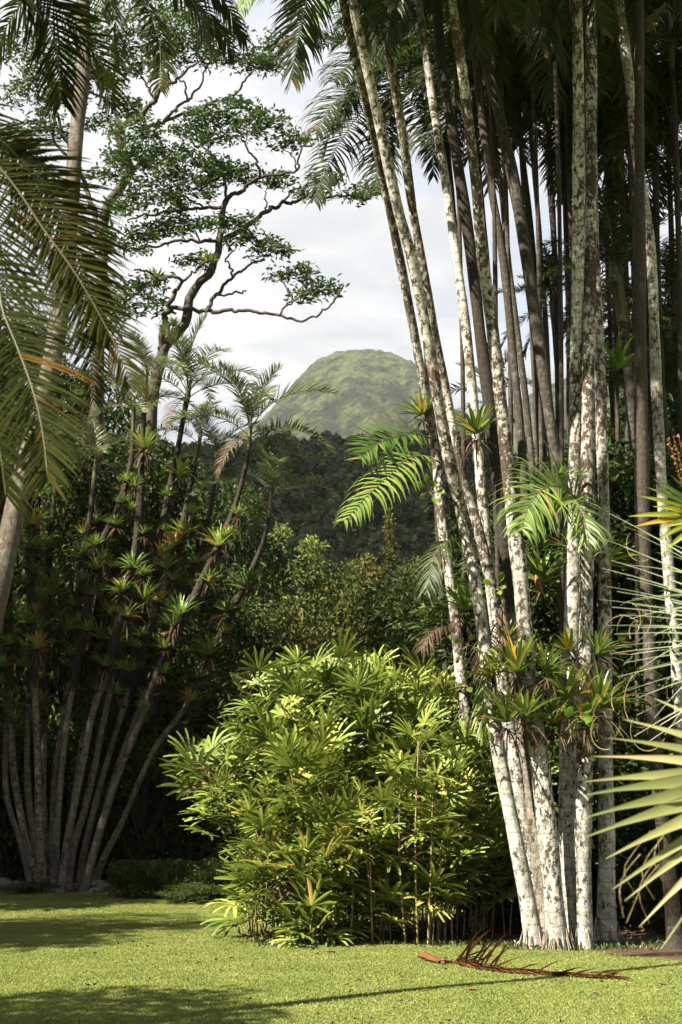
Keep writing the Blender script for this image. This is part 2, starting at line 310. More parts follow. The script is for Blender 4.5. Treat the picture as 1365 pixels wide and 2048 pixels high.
# mountain
sx_, sz_ = interp_sil([(-500, 1040), (0, 1010), (300, 965), (380, 935), (450, 893), (480, 875), (530, 842), (575, 792), (602, 762), (636, 730), (675, 713), (735, 709), (780, 716), (822, 735), (862, 775), (905, 828), (950, 850), (1010, 822), (1090, 782), (1180, 748), (1260, 745), (1320, 770), (1420, 810), (1600, 870), (2000, 930)], 2500)
def mz(x, y):
    H = np.interp(x, sx_, sz_); u = np.abs(y - 2500) / (800 + 60 * np.sin(x / 240))
    g = np.clip(1 - u ** 1.7, 0, 1)
    wx = x + 60 * (fbm(x / 260, y / 260, 3, 3) - .5)
    rid = 1 - np.abs(2 * fbm(wx / 95 + y / 900, y / 420, 31, 4, .55) - 1)
    rid2 = 1 - np.abs(2 * fbm(wx / 34, y / 130, 33, 3, .55) - 1)
    amp = np.clip((u - .06) * 2.2, 0.0, 1) * np.clip(1.2 - u, 0, 1)
    z = H * g - (rid - .3) * 95 * amp - (rid2 - .5) * 26 * amp + (vnoise(x / 9, y / 9, 9) - .5) * 7 + (vnoise(x / 5, y / 5, 10) - .5) * 5
    return np.maximum(z, -.8)
v, f, X, Y = grid_mesh(np.arange(-1700, 2200, 6.), np.arange(1650, 3000, 6.), mz)
mb = MB(); mb.add(v, f, fbm(X / 130, Y / 220 , 44, 5, .6).ravel())
m, t, N, L = mat('mountain_forest'); at = N('ShaderNodeAttribute'); at.attribute_name = 'tint'; tc = N('ShaderNodeTexCoord'); V = tc.outputs['Object']
nf = math_(t, 'ADD', math_(t, 'ADD', math_(t, 'MULTIPLY', noise(t, V, .03, 8, .72), .5), math_(t, 'MULTIPLY', noise(t, V, .11, 5, .75), .25)), math_(t, 'MULTIPLY', at.outputs['Fac'], .25))
g = ramp(t, [(.445, (.004, .008, .004)), (.48, (.009, .015, .006)), (.515, (.024, .034, .012)), (.565, (.060, .070, .026))]); L(nf, g.inputs[0])
b = N('ShaderNodeBsdfPrincipled'); L(g.outputs[0], b.inputs['Base Color']); b.inputs['Roughness'].default_value = 1; b.inputs['Specular IOR Level'].default_value = 0
bp = N('ShaderNodeBump'); bp.inputs['Strength'].default_value = 1; bp.inputs['Distance'].default_value = 16; L(noise(t, V, .12, 5, .7), bp.inputs['Height']); L(bp.outputs[0], b.inputs['Normal'])
o = N('ShaderNodeOutputMaterial'); L(b.outputs[0], o.inputs[0])
tag(mb.build('mountain', m), 'rounded green mountain fading in haze', kind='structure')
# nearer wooded hill
hx_, hz_ = interp_sil([(-600, 960), (0, 945), (300, 938), (430, 928), (467, 930), (508, 905), (533, 890), (566, 892), (600, 908), (618, 903), (643, 890), (665, 893), (684, 903), (713, 900), (760, 912), (850, 920), (950, 945), (1100, 970), (1400, 960), (2000, 980)], 420)
def hz(x, y):
    H = np.interp(x + 14 * (fbm(y / 60, x / 500, 3, 2) - .5) * np.clip((420 - y) / 60, 0, 1), hx_, hz_)
    g = np.clip((y - 95) / 325, 0, 1) ** .92; back = np.clip(1 - (y - 420) / 260, 0, 1)
    rid = (fbm(x / 30 + y / 300, y / 120, 61, 4) - .5) * 34 * np.clip((y - 110) / 60, 0, 1) * np.clip((425 - y) / 70, 0, 1)
    return H * g * np.where(y > 420, back, 1) + rid - 1.5
v, f, X, Y = grid_mesh(np.arange(-330, 331, 6.), np.arange(96, 640, 6.), hz)
mb = MB(); mb.add(v, f); tag(mb.build('hill', plain_mat('hill_soil', (.015, .02, .008), (.03, .035, .015), .3, 1)), 'dark wooded hill in front of the mountain', kind='structure')

# cloud added out of view, up-sun of the hill, to lay its shade there
def cloud(label, cx, cy, cz, rx, ry, rz, seed):
    r_ = np.random.default_rng(seed); mb = MB(); th = np.linspace(0, np.pi, 13); ph = np.linspace(0, 2 * np.pi, 20, endpoint=False); TH, PH = np.meshgrid(th, ph, indexing='ij')
    q = np.stack([np.sin(TH) * np.cos(PH), np.sin(TH) * np.sin(PH), np.cos(TH)], -1); f = [[i * 20 + j, (i + 1) * 20 + j, (i + 1) * 20 + (j + 1) % 20, i * 20 + (j + 1) % 20] for i in range(12) for j in range(20)]
    for k in range(26):
        a = r_.random() * 6.283; u = math.sqrt(r_.random()) * .8; s = .26 + .22 * r_.random(); c = np.array([cx + rx * u * math.cos(a), cy + ry * u * math.sin(a), cz + rz * r_.random() * (1 - u)])
        mb.add((q * (1 + .3 * (vnoise(TH * 3 + k, PH * 2, k)[..., None] - .5)) * np.array([s * rx, s * ry, rz * (.5 + .4 * r_.random())]) + c).reshape(-1, 3), f)
    o = mb.build('cloud', CLOUDM, None, (cx, cy, cz)); tag(o, label, 'cloud')
CLOUDM = plain_mat('cloud_white', (.8, .8, .8), (.85, .85, .85), .01, 1, (1, 1, 1), 0, 0)
cloud('broad white cloud out of view, added to shade the wooded hill', -900, -190, 1200, 420, 330, 70, 1)

# ------------------------------------------------------------------ foliage generators
def leaves(mb, c, d, length, width, tint, droop=.25, mi=0):
    """c (n,3) leaf bases, d (n,3) directions; each leaf a folded diamond"""
    n = len(c); d = norm(d); rv = rng.normal(size=(n, 3)); s = norm(np.cross(d, rv)); up = np.cross(s, d)
    ln = (length * (.7 + .6 * rng.random(n)))[:, None]; wd = (width * (.75 + .5 * rng.random(n)))[:, None]
    tip = c + d * ln - np.array([0, 0, 1]) * ln * droop
    midp = c + d * ln * .45
    v = np.stack([c, midp + s * wd * .5 + up * wd * .12, tip, midp - s * wd * .5 + up * wd * .12], 1).reshape(-1, 3)
    f = np.arange(n * 4).reshape(n, 4)
    mb.add(v, f, np.repeat(np.broadcast_to(tint, (n,)), 4), mi)
def crown_mesh(name, Rr, H, n, ll, lw, m, nl=14, seed=0, shape='round', droop=.25):
    """crown of foliage clumps: lobes on a bumpy ellipsoid, each a shell of small leaves; origin at the crown's foot"""
    mb = MB(); r_ = np.random.default_rng(seed)
    ph = r_.random(nl) * 2 * np.pi; hh = (np.arange(nl) + .5) / nl
    if shape == 'cone': rad = Rr * (1 - hh) ** .8 * .75
    elif shape == 'tall': rad = Rr * .72 * np.sin(np.pi * np.clip(hh * .82 + .16, 0, 1)) ** .7
    else: rad = Rr * .66 * np.sqrt(np.clip(1 - (1.7 * hh - .75) ** 2, .04, 1))
    rad = rad * (.5 + .72 * r_.random(nl))
    cs = np.stack([np.cos(ph) * rad, np.sin(ph) * rad, hh * H * .92 + .05 * H], -1)
    lr = Rr * (.20 + .24 * r_.random(nl)) * (1 if shape != 'cone' else .55)
    for k in range(nl):                             # limbs to the clumps
        a = np.array([0, 0, min(cs[k][2] * .3, H * .3)]); tube(mb, smooth_line([a, a * .4 + cs[k] * .6 + r_.normal(size=3) * .15, cs[k]], 6), np.linspace(.05, .015, 6) * Rr / 2, 5, .4, 1, False)
    per = (lr ** 2 / (lr ** 2).sum() * n).astype(int)
    for k in range(nl):
        q = norm(r_.normal(size=(per[k], 3))); q[:, 2] = np.abs(q[:, 2]) * np.where(r_.random(per[k]) < .72, 1, -1)
        # sub-clumps inside each lobe break the outline up
        sub = norm(r_.normal(size=(9, 3))); w_ = sub[r_.integers(0, 9, per[k])]
        pos = cs[k] + lr[k] * (w_ * .62 * np.array([1, 1, .75]) + q * (.22 + .34 * r_.random((per[k], 1))))
        d = norm(q * .6 + w_ * .5 + r_.normal(size=q.shape) * .5 + [0, 0, -.15])
        leaves(mb, pos, d, ll, lw, np.clip(r_.normal(.5, .2, per[k]) + (r_.random() - .5) * .25, 0, 1), droop)
    return mb.mesh(name, [m, M['branch']], smooth=False)
def trunk_mesh(name, h, r, seed, m=None):
    mb = MB(); r_ = np.random.default_rng(seed)
    tube(mb, smooth_line([(0, 0, -.2), (r_.normal() * .05 * h, r_.normal() * .05 * h, h * .5), (0, 0, h)], 9), np.linspace(r * 1.3, r * .6, 9), 8, .5)
    return mb.mesh(name, m or M['branch'])

def gn_scatter(name, pts, protos, smin, smax, m=None, tilt=.15, zs=None):
    """instances of the proto meshes on the given points: masses nobody could count"""
    me = bpy.data.meshes.new(name); me.vertices.add(len(pts)); me.vertices.foreach_set('co', np.asarray(pts, np.float32).ravel())
    o = bpy.data.objects.new(name, me); C.objects.link(o)
    ng = bpy.data.node_groups.new(name + '_nodes', 'GeometryNodeTree')
    ng.interface.new_socket('Geometry', in_out='INPUT', socket_type='NodeSocketGeometry'); ng.interface.new_socket('Geometry', in_out='OUTPUT', socket_type='NodeSocketGeometry')
    N = ng.nodes.new; L = ng.links.new; gi = N('NodeGroupInput'); go = N('NodeGroupOutput')
    jn = N('GeometryNodeGeometryToInstance')
    for k, pm in enumerate(protos):
        po = bpy.data.objects.new(name + '_clump', pm); oi = N('GeometryNodeObjectInfo'); oi.inputs['Object'].default_value = po; oi.inputs['As Instance'].default_value = True
        L(oi.outputs['Geometry'], jn.inputs[0])
    ip = N('GeometryNodeInstanceOnPoints'); L(gi.outputs[0], ip.inputs['Points'])
    # several protos: joined as separate instances and picked at random
    L(jn.outputs[0], ip.inputs['Instance'])
    if len(protos) > 1:
        ng.nodes.remove(jn); jg = N('GeometryNodeJoinGeometry')
        for nd in [q for q in ng.nodes if q.bl_idname == 'GeometryNodeObjectInfo']: L(nd.outputs['Geometry'], jg.inputs[0])
        L(jg.outputs[0], ip.inputs['Instance']); ip.inputs['Pick Instance'].default_value = True
    else:
        ng.nodes.remove(jn); L([q for q in ng.nodes if q.bl_idname == 'GeometryNodeObjectInfo'][0].outputs['Geometry'], ip.inputs['Instance'])
    rr = N('FunctionNodeRandomValue'); rr.data_type = 'FLOAT_VECTOR'; rr.inputs[0].default_value = (-tilt, -tilt, 0); rr.inputs[1].default_value = (tilt, tilt, 6.283); L(rr.outputs[0], ip.inputs['Rotation'])
    rs = N('FunctionNodeRandomValue'); rs.data_type = 'FLOAT'; rs.inputs[2].default_value = smin; rs.inputs[3].default_value = smax; rs.inputs['Seed'].default_value = 5; L(rs.outputs[1], ip.inputs['Scale'])
    L(ip.outputs[0], go.inputs[0])
    md = o.modifiers.new('scatter', 'NODES'); md.node_group = ng
    return o

# wooded canopy of the hill: one mass
n = 26000; x = rng.uniform(-215, 215, n); y = rng.uniform(120, 455, n); keep = np.abs(x) < .36 * y + 25; x, y = x[keep], y[keep]
protos = [crown_mesh('hill_crown', 2.6, 4.2, 420, .95, .6, M['hill_leaf'], 7, 300 + k) for k in range(4)]
tag(gn_scatter('hill_forest', np.stack([x, y, hz(x, y) - .5], -1), protos, .7, 1.5), 'dense dark forest canopy over the hill', kind='stuff')

# turf blades on the visible lawn
mb = MB(); protos = []
for k in range(4):
    mb = MB(); nb = 26; a = rng.random(nb) * 6.28; rad = .085 * np.sqrt(rng.random(nb)); b0 = np.stack([np.cos(a) * rad, np.sin(a) * rad, -.004 * np.ones(nb)], -1)
    d = norm(np.stack([rng.normal(size=nb) * .6, rng.normal(size=nb) * .6, np.ones(nb) * 1.0], -1)); leaves(mb, b0, d, .042, .009, np.clip(rng.normal(.5, .13, nb), 0, .9), .3)
    protos.append(mb.mesh('grass_tuft', M['grass'], smooth=False))
n = 210000; y = 9.8 + 23.5 * rng.random(n) ** 1.15; x = (rng.random(n) - .5) * 2 * (.27 * y + 1.2); s1, s2 = soil(x, y)
k = (np.maximum(s1, s2) < .35 + .3 * rng.random(n)); x, y = x[k], y[k]
# taller tufts where the soil begins
tag(gn_scatter('grass', np.stack([x, y, gz(x, y)], -1), protos, .45, .95), 'short grass blades of the lawn', kind='stuff')

# ------------------------------------------------------------------ background wood
KIND = {}
for k in range(3):
    KIND['tall', k] = (crown_mesh('crown', 2.1, 8.5, 13000, .17, .065, M[['forest_a', 'forest_b', 'forest_c'][k]], 30, 40 + k, 'tall'), 8.5)
    KIND['round', k] = (crown_mesh('crown', 2.5, 4.8, 11000, .17, .065, M[['forest_a', 'forest_b', 'forest_c'][k]], 20, 50 + k, 'round'), 4.8)
    KIND['shrub', k] = (crown_mesh('crown', 1.7, 3.0, 9000, .11, .05, M[['forest_a', 'forest_b', 'forest_a'][k]], 16, 60 + k, 'round'), 3.0)
KIND['cone', 1] = (crown_mesh('crown', 1.2, 7.5, 3500, .2, .06, M['forest_b'], 34, 71, 'cone', .1), 7.5)
TR = trunk_mesh('trunk', 10, .17, 5); TRM = trunk_mesh('trunk', 10, .10, 6, plain_mat('red_brown_bark', (.12, .05, .03), (.3, .14, .08), 6))
LOOK = {('tall', 0): 'tall dark green leafy', ('tall', 1): 'tall olive green leafy', ('tall', 2): 'tall pale green leafy', ('round', 0): 'rounded dark green', ('round', 1): 'rounded olive green', ('round', 2): 'rounded pale green', ('shrub', 0): 'low dark green', ('shrub', 1): 'low olive', ('shrub', 2): 'low dense green', ('cone', 1): 'slim feathery'}
ORD = 'first second third fourth fifth sixth seventh eighth ninth tenth eleventh twelfth thirteenth fourteenth fifteenth sixteenth seventeenth eighteenth nineteenth twentieth'.split()
def vv_ok(kd): return kd != 'cone'
def wood_tree(px, py, Y, kind, v, scl=1.0, label='', group=None):
    if 'central' in label or 'far wood' in label: py += 45 if vv_ok(kind) else 25
    top = P(px, py, Y); me, H = KIND[kind, v]; g = float(gz(top[0], Y)); h = top[2] - g
    nm = 'shrub' if kind == 'shrub' else 'forest_tree'
    t = thing(nm, label, 'shrub' if kind == 'shrub' else 'tree', (top[0], Y, g), group)
    sz = min(h / (H * scl), 1.35); foot = max(h - H * scl * sz, -.1)
    if scl > .5: put('trunk', TRM if kind == 'cone' else TR, t, (0, 0, 0), (0, 0, rng.random() * 6), (1, 1, max(foot + H * .5, .6) / 10))
    put('crown', me, t, (0, 0, foot), (0, 0, rng.random() * 6.28), (scl, scl, scl * sz))
    return t
ROWS = [
 ('in the far wood below the hill', [(350, 1010, 70, 'round', 0), (440, 1060, 64, 'tall', 0), (500, 1075, 60, 'tall', 1), (556, 1018, 62, 'tall', 2), (622, 1045, 60, 'tall', 2), (668, 1100, 64, 'round', 1), (735, 1080, 60, 'tall', 1), (779, 985, 66, 'cone', 1), (835, 1085, 58, 'tall', 1), (885, 1055, 55, 'tall', 1), (945, 1060, 55, 'round', 0), (1010, 1040, 56, 'round', 0)]),
 ('midway in the central wood', [(430, 1150, 50, 'tall', 0), (520, 1130, 48, 'round', 1), (590, 1110, 50, 'tall', 1), (650, 1090, 48, 'tall', 0), (712, 1110, 50, 'tall', 1), (790, 1150, 46, 'tall', 0), (850, 1110, 45, 'tall', 0), (905, 1170, 44, 'round', 1)]),
 ('just behind the lady palm thicket', [(440, 1280, 40, 'round', 0), (505, 1230, 42, 'tall', 0), (560, 1215, 39, 'round', 1), (625, 1200, 40, 'tall', 0), (690, 1190, 39, 'round', 0), (750, 1215, 37, 'round', 1), (820, 1180, 36, 'tall', 0), (880, 1230, 34, 'round', 0), (480, 1370, 34, 'shrub', 0), (560, 1330, 33, 'round', 1), (650, 1290, 32, 'round', 1)]),
 ('towering behind the left palms', [(-70, 640, 46, 'tall', 0), (20, 700, 47, 'tall', 0), (100, 640, 46, 'tall', 0), (170, 760, 45, 'tall', 0), (235, 780, 46, 'tall', 0), (300, 880, 45, 'tall', 0), (370, 930, 46, 'tall', 0), (430, 990, 46, 'round', 0)]),
 ('midway up behind the left palms', [(-40, 900, 35, 'tall', 0), (50, 930, 34.5, 'tall', 0), (130, 950, 34.2, 'tall', 0), (210, 960, 34.6, 'tall', 0), (285, 960, 34.2, 'tall', 0), (355, 1090, 34.4, 'tall', 0), (415, 1160, 36, 'round', 0), (308, 900, 31.9, 'tall', 0), (196, 880, 32.6, 'tall', 0)]),
 ('low behind the left palms', [(-30, 1200, 37, 'round', 0), (45, 1230, 37, 'tall', 0), (125, 1260, 36.5, 'tall', 0), (205, 1290, 36.5, 'round', 0), (280, 1300, 36, 'tall', 0), (350, 1340, 35.5, 'round', 0), (415, 1380, 36, 'round', 0), (20, 1430, 35, 'shrub', 0), (90, 1480, 35, 'shrub', 2), (160, 1450, 34.8, 'shrub', 0), (235, 1470, 34.5, 'shrub', 2), (300, 1500, 34, 'shrub', 0), (365, 1475, 34, 'shrub', 2), (430, 1500, 34, 'shrub', 0)]),
 ('towering behind the right palms', [(960, 1010, 36, 'tall', 0), (1030, 960, 37, 'tall', 0), (1100, 940, 36, 'tall', 0), (1170, 860, 37, 'tall', 0), (1225, 640, 34, 'tall', 0), (1300, 600, 35, 'tall', 0), (1375, 520, 34, 'tall', 0)]),
 ('in deep shade behind the front palms', [(985, 1180, 21.9, 'tall', 0), (1045, 1080, 21.7, 'tall', 0), (1120, 1040, 21.5, 'tall', 0), (1185, 1000, 21.3, 'tall', 0), (1245, 905, 21.4, 'tall', 0), (1310, 960, 21.0, 'tall', 0), (1370, 930, 21.4, 'tall', 0), (1430, 900, 21.6, 'tall', 0), (1090, 1500, 20.2, 'shrub', 0), (1250, 1480, 20.0, 'shrub', 0), (1310, 1560, 19.6, 'shrub', 0)]),
 ('low behind the right palms', [(940, 1300, 29, 'round', 0), (1000, 1230, 30, 'tall', 0), (1065, 1260, 29, 'round', 0), (1125, 1190, 30, 'tall', 0), (1190, 1100, 29, 'tall', 0), (1255, 960, 30, 'tall', 0), (1325, 930, 29, 'tall', 0), (1395, 900, 30, 'tall', 0), (900, 1420, 27, 'shrub', 0), (975, 1470, 26.5, 'shrub', 0), (1050, 1480, 27, 'shrub', 2), (1125, 1450, 26.5, 'shrub', 0), (1200, 1470, 27, 'shrub', 0), (1275, 1440, 26.5, 'shrub', 0), (1345, 1450, 26, 'shrub', 0), (1415, 1440, 26, 'shrub', 0)]),
]
for place, row in ROWS:
    cnt = {}
    for (px, py, Y, kd, vv) in sorted(row):
        k = (kd, vv); cnt[k] = cnt.get(k, 0) + 1; tot = sum(1 for r in row if (r[3], r[4]) == k)
        o_ = f', {ORD[cnt[k] - 1]} from the left' if tot > 1 else ''
        wood_tree(px, py, Y + rng.normal() * .5, kd, vv, .9 + .3 * rng.random(), f'{LOOK[k]} {"shrub" if kd == "shrub" else "tree"} {place}{o_}', 'trees ' + place)
# trees standing outside the frame whose shade falls on the scene
for k, (x, y, h, s) in enumerate(OFF):
    kd = 'tall' if h > 9 else 'round'; me, H = KIND[kd, 0]; g = float(gz(x, y))
    t = thing('forest_tree', f'tall dark tree beyond the left edge of the picture, {ORD[k]} along the lawn', 'tree', (x, y, g), 'shade trees along the lawn edge')
    sz = s * (1.5 if h > 12 else 1.15); foot = max(h - H * sz, 0); put('trunk', TR, t, (0, 0, 0), (0, 0, k), (1.3, 1.3, (foot + H * .6) / 10)); put('crown', me, t, (0, 0, foot), (0, 0, k * 1.7), (s * 1.5, s * 1.5, sz))

# ------------------------------------------------------------------ blades, fronds, rosettes
PROF = {'leaflet': [.55, 1, .9, .55, .04], 'strap': [.9, 1, .95, .7, .05], 'finger': [.35, .85, 1, .95, .55], 'blade': [.5, .9, 1, .8, .5, .2, .03], 'thread': [.8, 1, .8, .45, .25, .12, .06, .04], 'paddle': [.25, .5, .95, 1, .8, .15]}
def straps(mb, p, d, ln, wd, curl, prof='strap', wdir=None, fold=.25, tint=.5, mi=0, split=None, side=None, scurl=0):
    """n curved folded blades; split: callable(mesh builder of one blade) called for each"""
    p = np.array(p, float); n = len(p); d = norm(np.array(d, float)); pr = PROF[prof]; S = len(pr)
    ln = np.broadcast_to(np.asarray(ln, float), (n,)); wd = np.broadcast_to(np.asarray(wd, float), (n,)); curl = np.broadcast_to(np.asarray(curl, float), (n,)); tint = np.broadcast_to(np.asarray(tint, float), (n,))
    rows = []; sc_ = np.broadcast_to(np.asarray(scurl, float), (n,))
    for k in range(S):
        w_ = wdir - (wdir * d).sum(-1, keepdims=True) * d if wdir is not None else np.cross(d, np.array([0, 0, 1.]) + 1e-3 * rng.normal(size=(n, 3)))
        w_ = norm(w_); nn = np.cross(w_, d); h = (wd * pr[k] * .5)[:, None]
        if fold: rows += [p + w_ * h + nn * h * fold, p - nn * h * fold * .6, p - w_ * h + nn * h * fold]
        else: rows += [p + w_ * h, p - w_ * h]
        p = p + d * (ln / (S - 1))[:, None]
        d = norm(d + np.array([0, 0, -1.]) * (curl * (k + 1) / S)[:, None] * .6 + (side * sc_[:, None] if side is not None else 0))
    q = 3 if fold else 2
    V = np.stack(rows, 1)                            # n, S*q, 3
    base = []
    for k in range(S - 1):
        for j in range(q - 1): base.append([k * q + j, k * q + j + 1, (k + 1) * q + j + 1, (k + 1) * q + j])
    base = np.array(base)
    if split is not None:
        for i in range(n):
            one = MB(); one.add(V[i], base, float(tint[i]), 0); split(one, i)
        return
    f = (base[None] + (np.arange(n) * S * q)[:, None, None]).reshape(-1, 4)
    mb.add(V.reshape(-1, 3), f, np.repeat(tint, S * q), mi)

def frond_geo(mb, rach, L_, n, wd, droop, a0=.6, a1=1.15, lift=.35, u0=.18, tint=.5, tvar=.15, rr=.012, old=.04, split=None, up=None, fold=.2, jit=.12, mi=0, ri=1, prof='leaflet', sides=(1, -1), tipl=.4):
    rach = smooth_line(rach, 28); tt = norm(np.gradient(rach, axis=0))
    tube(mb, rach, np.linspace(rr, rr * .25, 28), 5, .75, ri, False)
    u = np.linspace(u0, .995, n); k = u * 27; i0 = np.clip(k.astype(int), 0, 26); fr = (k - i0)[:, None]
    p = rach[i0] * (1 - fr) + rach[i0 + 1] * fr; t_ = norm(tt[i0] * (1 - fr) + tt[i0 + 1] * fr)
    Z = np.array([0, 0, 1.]) if up is None else np.asarray(up, float)
    s = norm(np.cross(t_, Z)); upv = norm(np.cross(s, t_))
    prof_l = L_ * np.clip(np.minimum(.5 + (u - u0) * 4, 1) * (1 - (1 - tipl) * np.clip((u - .55) / .45, 0, 1) ** 1.5), .1, 1)
    a = a1 + (a0 - a1) * (u - u0) / (1 - u0)
    for sg in sides:
        al = a + rng.normal(size=n) * jit
        d = s * sg * np.sin(al)[:, None] + t_ * np.cos(al)[:, None] + upv * (lift + rng.normal(size=n) * jit)[:, None]
        tn = np.clip(tint + rng.normal(size=n) * tvar, 0, .88); tn = np.where(rng.random(n) < old, 1.0, tn)
        straps(mb, p, d, prof_l * (1 + rng.normal(size=n) * .05), wd * (.85 + .3 * rng.random(n)), droop * (.8 + .5 * rng.random(n)), prof, t_, fold, tn, mi, split)
def arc(e0, e1, L_, n=9):                            # rachis in the XZ plane whose slope goes from e0 to e1 degrees
    e = np.radians(np.linspace(e0, e1, n)); st = L_ / (n - 1)
    x = np.concatenate([[0], np.cumsum(np.cos(e) * st)[:-1]]); z = np.concatenate([[0], np.cumsum(np.sin(e) * st)[:-1]])
    return np.stack([x, x * 0, z], -1)
def frond_set(prefix, leafm, L_, leaf, n, wd, droop, specs, tint=.5, old=.04, lift=.35, rr=.012):
    out = []
    for (e0, e1, ls) in specs:
        mb = MB(); r_ = arc(e0, e1, L_ * ls); r_[:, 1] += np.linspace(0, 1, len(r_)) ** 2 * rng.normal() * .25 * L_ * .4
        frond_geo(mb, r_, leaf, n, wd, droop, tint=tint, old=old, lift=lift, rr=rr)
        out.append(mb.mesh(prefix, [leafm, M['crownshaft']]))
    return out
SPF = [(80, 55, .75), (70, 20, .9), (60, -10, 1), (48, -35, 1), (35, -55, 1), (15, -70, 1), (-10, -80, .95), (-35, -88, .85)]
FR_R = frond_set('frond', M['palm'], 2.8, .66, 52, .038, 1.0, SPF, tint=.45)
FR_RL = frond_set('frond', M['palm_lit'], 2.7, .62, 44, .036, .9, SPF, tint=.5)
FR_B = frond_set('frond', M['palm'], 2.2, .5, 34, .04, .9, SPF, tint=.4)
SPL = [(85, 45, .8), (72, 0, .95), (62, -25, 1.05), (52, -38, 1.05), (40, -45, 1), (25, -52, 1)]
FR_L = frond_set('frond', M['palm_left'], 1.65, .40, 44, .022, .35, SPL, tint=.55, old=.06, lift=.3, rr=.011)
FR_D = frond_set('dead_frond', M['dry'], 1.3, .34, 26, .02, 1.6, [(-20, -85, .9), (0, -80, 1)], tint=.5)

def crown(t, c, fr, n, s=1.0, seed=0, skip=None, dead=0, order=None):
    c = np.asarray(c) - np.array(t.location)
    r_ = random.Random(seed); a = r_.random() * 6.28
    for k in range(n):
        v = int(k / n * len(fr)); az = a + k * 2.39996
        if skip and skip(az % 6.2832): continue
        put('frond', fr[v], t, tuple(c + [0, 0, -.02 * k]), (r_.uniform(-.25, .25), r_.uniform(-.12, .12), az), s * r_.uniform(.9, 1.08))
    for k in range(dead):
        put('dead_frond', FR_D[k % 2], t, tuple(c + [0, 0, -.15]), (0, 0, a + 1 + k * 2.1), s, 'brown withered frond hanging from the crown')

def palm(label, pts, Y, wb, wt, bark, group, fr=None, nf=10, fs=1.0, shaft=True, flare=1.35, seed=0, dead=0, sides=12, mossr=0, skip=None):
    pts = list(pts); Y0 = Y if np.isscalar(Y) else Y[1]
    W = PL(pts, Y); x, y_, z = W[-1]; dv = W[-1] - W[-2]; g = float(gz(x, y_)) - .08
    if z > g: W = np.vstack([W, W[-1] + dv * (z - g) / max(-dv[2], .05) * np.array([.6, 1, 1])])
    else: W[-1, 2] = g
    Wd = W[::-1]; t = thing('palm_tree', label, 'palm tree', (Wd[0][0], Wd[0][1], Wd[0][2] + .08), group)
    n = max(30, int(np.linalg.norm(np.diff(Wd, axis=0), axis=1).sum() * 4)); C_ = smooth_line(Wd, n)
    u = np.linspace(0, 1, n); pm = PXM(np.mean(Y) if np.isscalar(Y) or len(Y) == 2 else Y[-1]) * .5
    rad = (wb + (wt - wb) * u ** .75) * pm; hgt = C_[:, 2] - C_[0, 2]; rad = rad * (1 + (flare - 1) * np.exp(-hgt / .22))
    rad = rad * (1 + .05 * np.sin(hgt * 2.1 + seed) + .03 * np.sin(hgt * 5.3 + seed * 2))
    if mossr: rad = rad + np.clip((hgt - 3.6) / 1.5, 0, 1) * np.clip((u[-1] - u) / .25, 0, 1) * mossr * (.6 + .8 * vnoise(hgt * 3, hgt * 0 + seed, seed))
    mb = MB(); tube(mb, C_, rad, sides, u, 0, True, .05); mb.build('trunk', M[bark], t)
    if fr is not None:
        top = C_[-1]
        if shaft:
            mb = MB(); q = C_[-4:]; tube(mb, np.vstack([q, top + norm(q[-1] - q[-2]) * .35]), np.array(list(np.linspace(rad[-1] * 1.05, rad[-1] * 1.3, 4)) + [rad[-1] * .5]), 10, .5); mb.build('crownshaft', M['crownshaft'], t)
        crown(t, top + [0, 0, .1], fr, nf, fs, seed, skip, dead)
    return t, C_, rad
GR = 'slender palms of the right hand clump'
RP = {}
def rp(key, label, pts, Y, wb, wt, bark='bark', **k):
    RP[key] = palm(label, pts, Y, wb, wt, bark, GR, seed=len(RP) * 3 + 1, **k)
rp('B', 'pale leaning palm at the left edge of the clump front, white streaked foot', [(672, -230), (705, 0), (738, 150), (765, 275), (798, 425), (823, 512), (853, 662), (883, 837), (903, 937), (923, 1024), (953, 1174), (971, 1304), (983, 1414), (1003, 1536), (1033, 1686), (1062, 1840), (1068, 1895)], [14.6, 15.2, 15.6, 15.9, 16.2, 16.4, 16.7, 17.0, 17.2] + [17.4] * 8, 33, 18, skip=lambda az: 2.1 < az < 4.3, fr=FR_R, nf=26, fs=.78)
rp('C', 'blotched palm pressed behind the leftmost leaning palm, red flecks high up', [(735, -240), (758, 0), (780, 125), (803, 250), (818, 375), (843, 512), (868, 662), (898, 812), (920, 937), (948, 1024), (973, 1124), (990, 1209), (1012, 1400), (1042, 1600), (1078, 1830), (1085, 1890)], [15.6, 16.2, 16.6, 17, 17.3, 17.6, 17.8, 18, 18] + [18.1] * 7, 27, 15, skip=lambda az: 2.1 < az < 4.3, fr=FR_R, nf=26, fs=.78)
rp('A', 'smooth grey palm set back from the clump with its foot hidden by bushes', [(665, -180), (690, 25), (713, 125), (743, 250), (770, 375), (799, 512), (828, 662), (855, 812), (873, 912), (883, 1024), (898, 1149), (908, 1209), (922, 1350), (940, 1550), (955, 1800)], [16.5, 17.5, 18, 18.6, 19.1, 19.6, 20, 20.3] + [20.5] * 7, 28, 14, skip=lambda az: 2.1 < az < 4.3, fr=FR_R, nf=26, fs=.78)
rp('F', 'broad footed white palm at the front centre with exposed roots', [(885, -260), (905, 0), (923, 125), (938, 250), (953, 375), (965, 512), (983, 637), (1003, 812), (1026, 1024), (1043, 1174), (1053, 1304), (1068, 1424), (1081, 1536), (1095, 1661), (1112, 1840), (1116, 1897)], [14.9, 15.5, 15.8, 16.1, 16.4, 16.7, 16.9, 17.1] + [17.2] * 8, 44, 16, fr=FR_R, nf=26, fs=.8, flare=1.2)
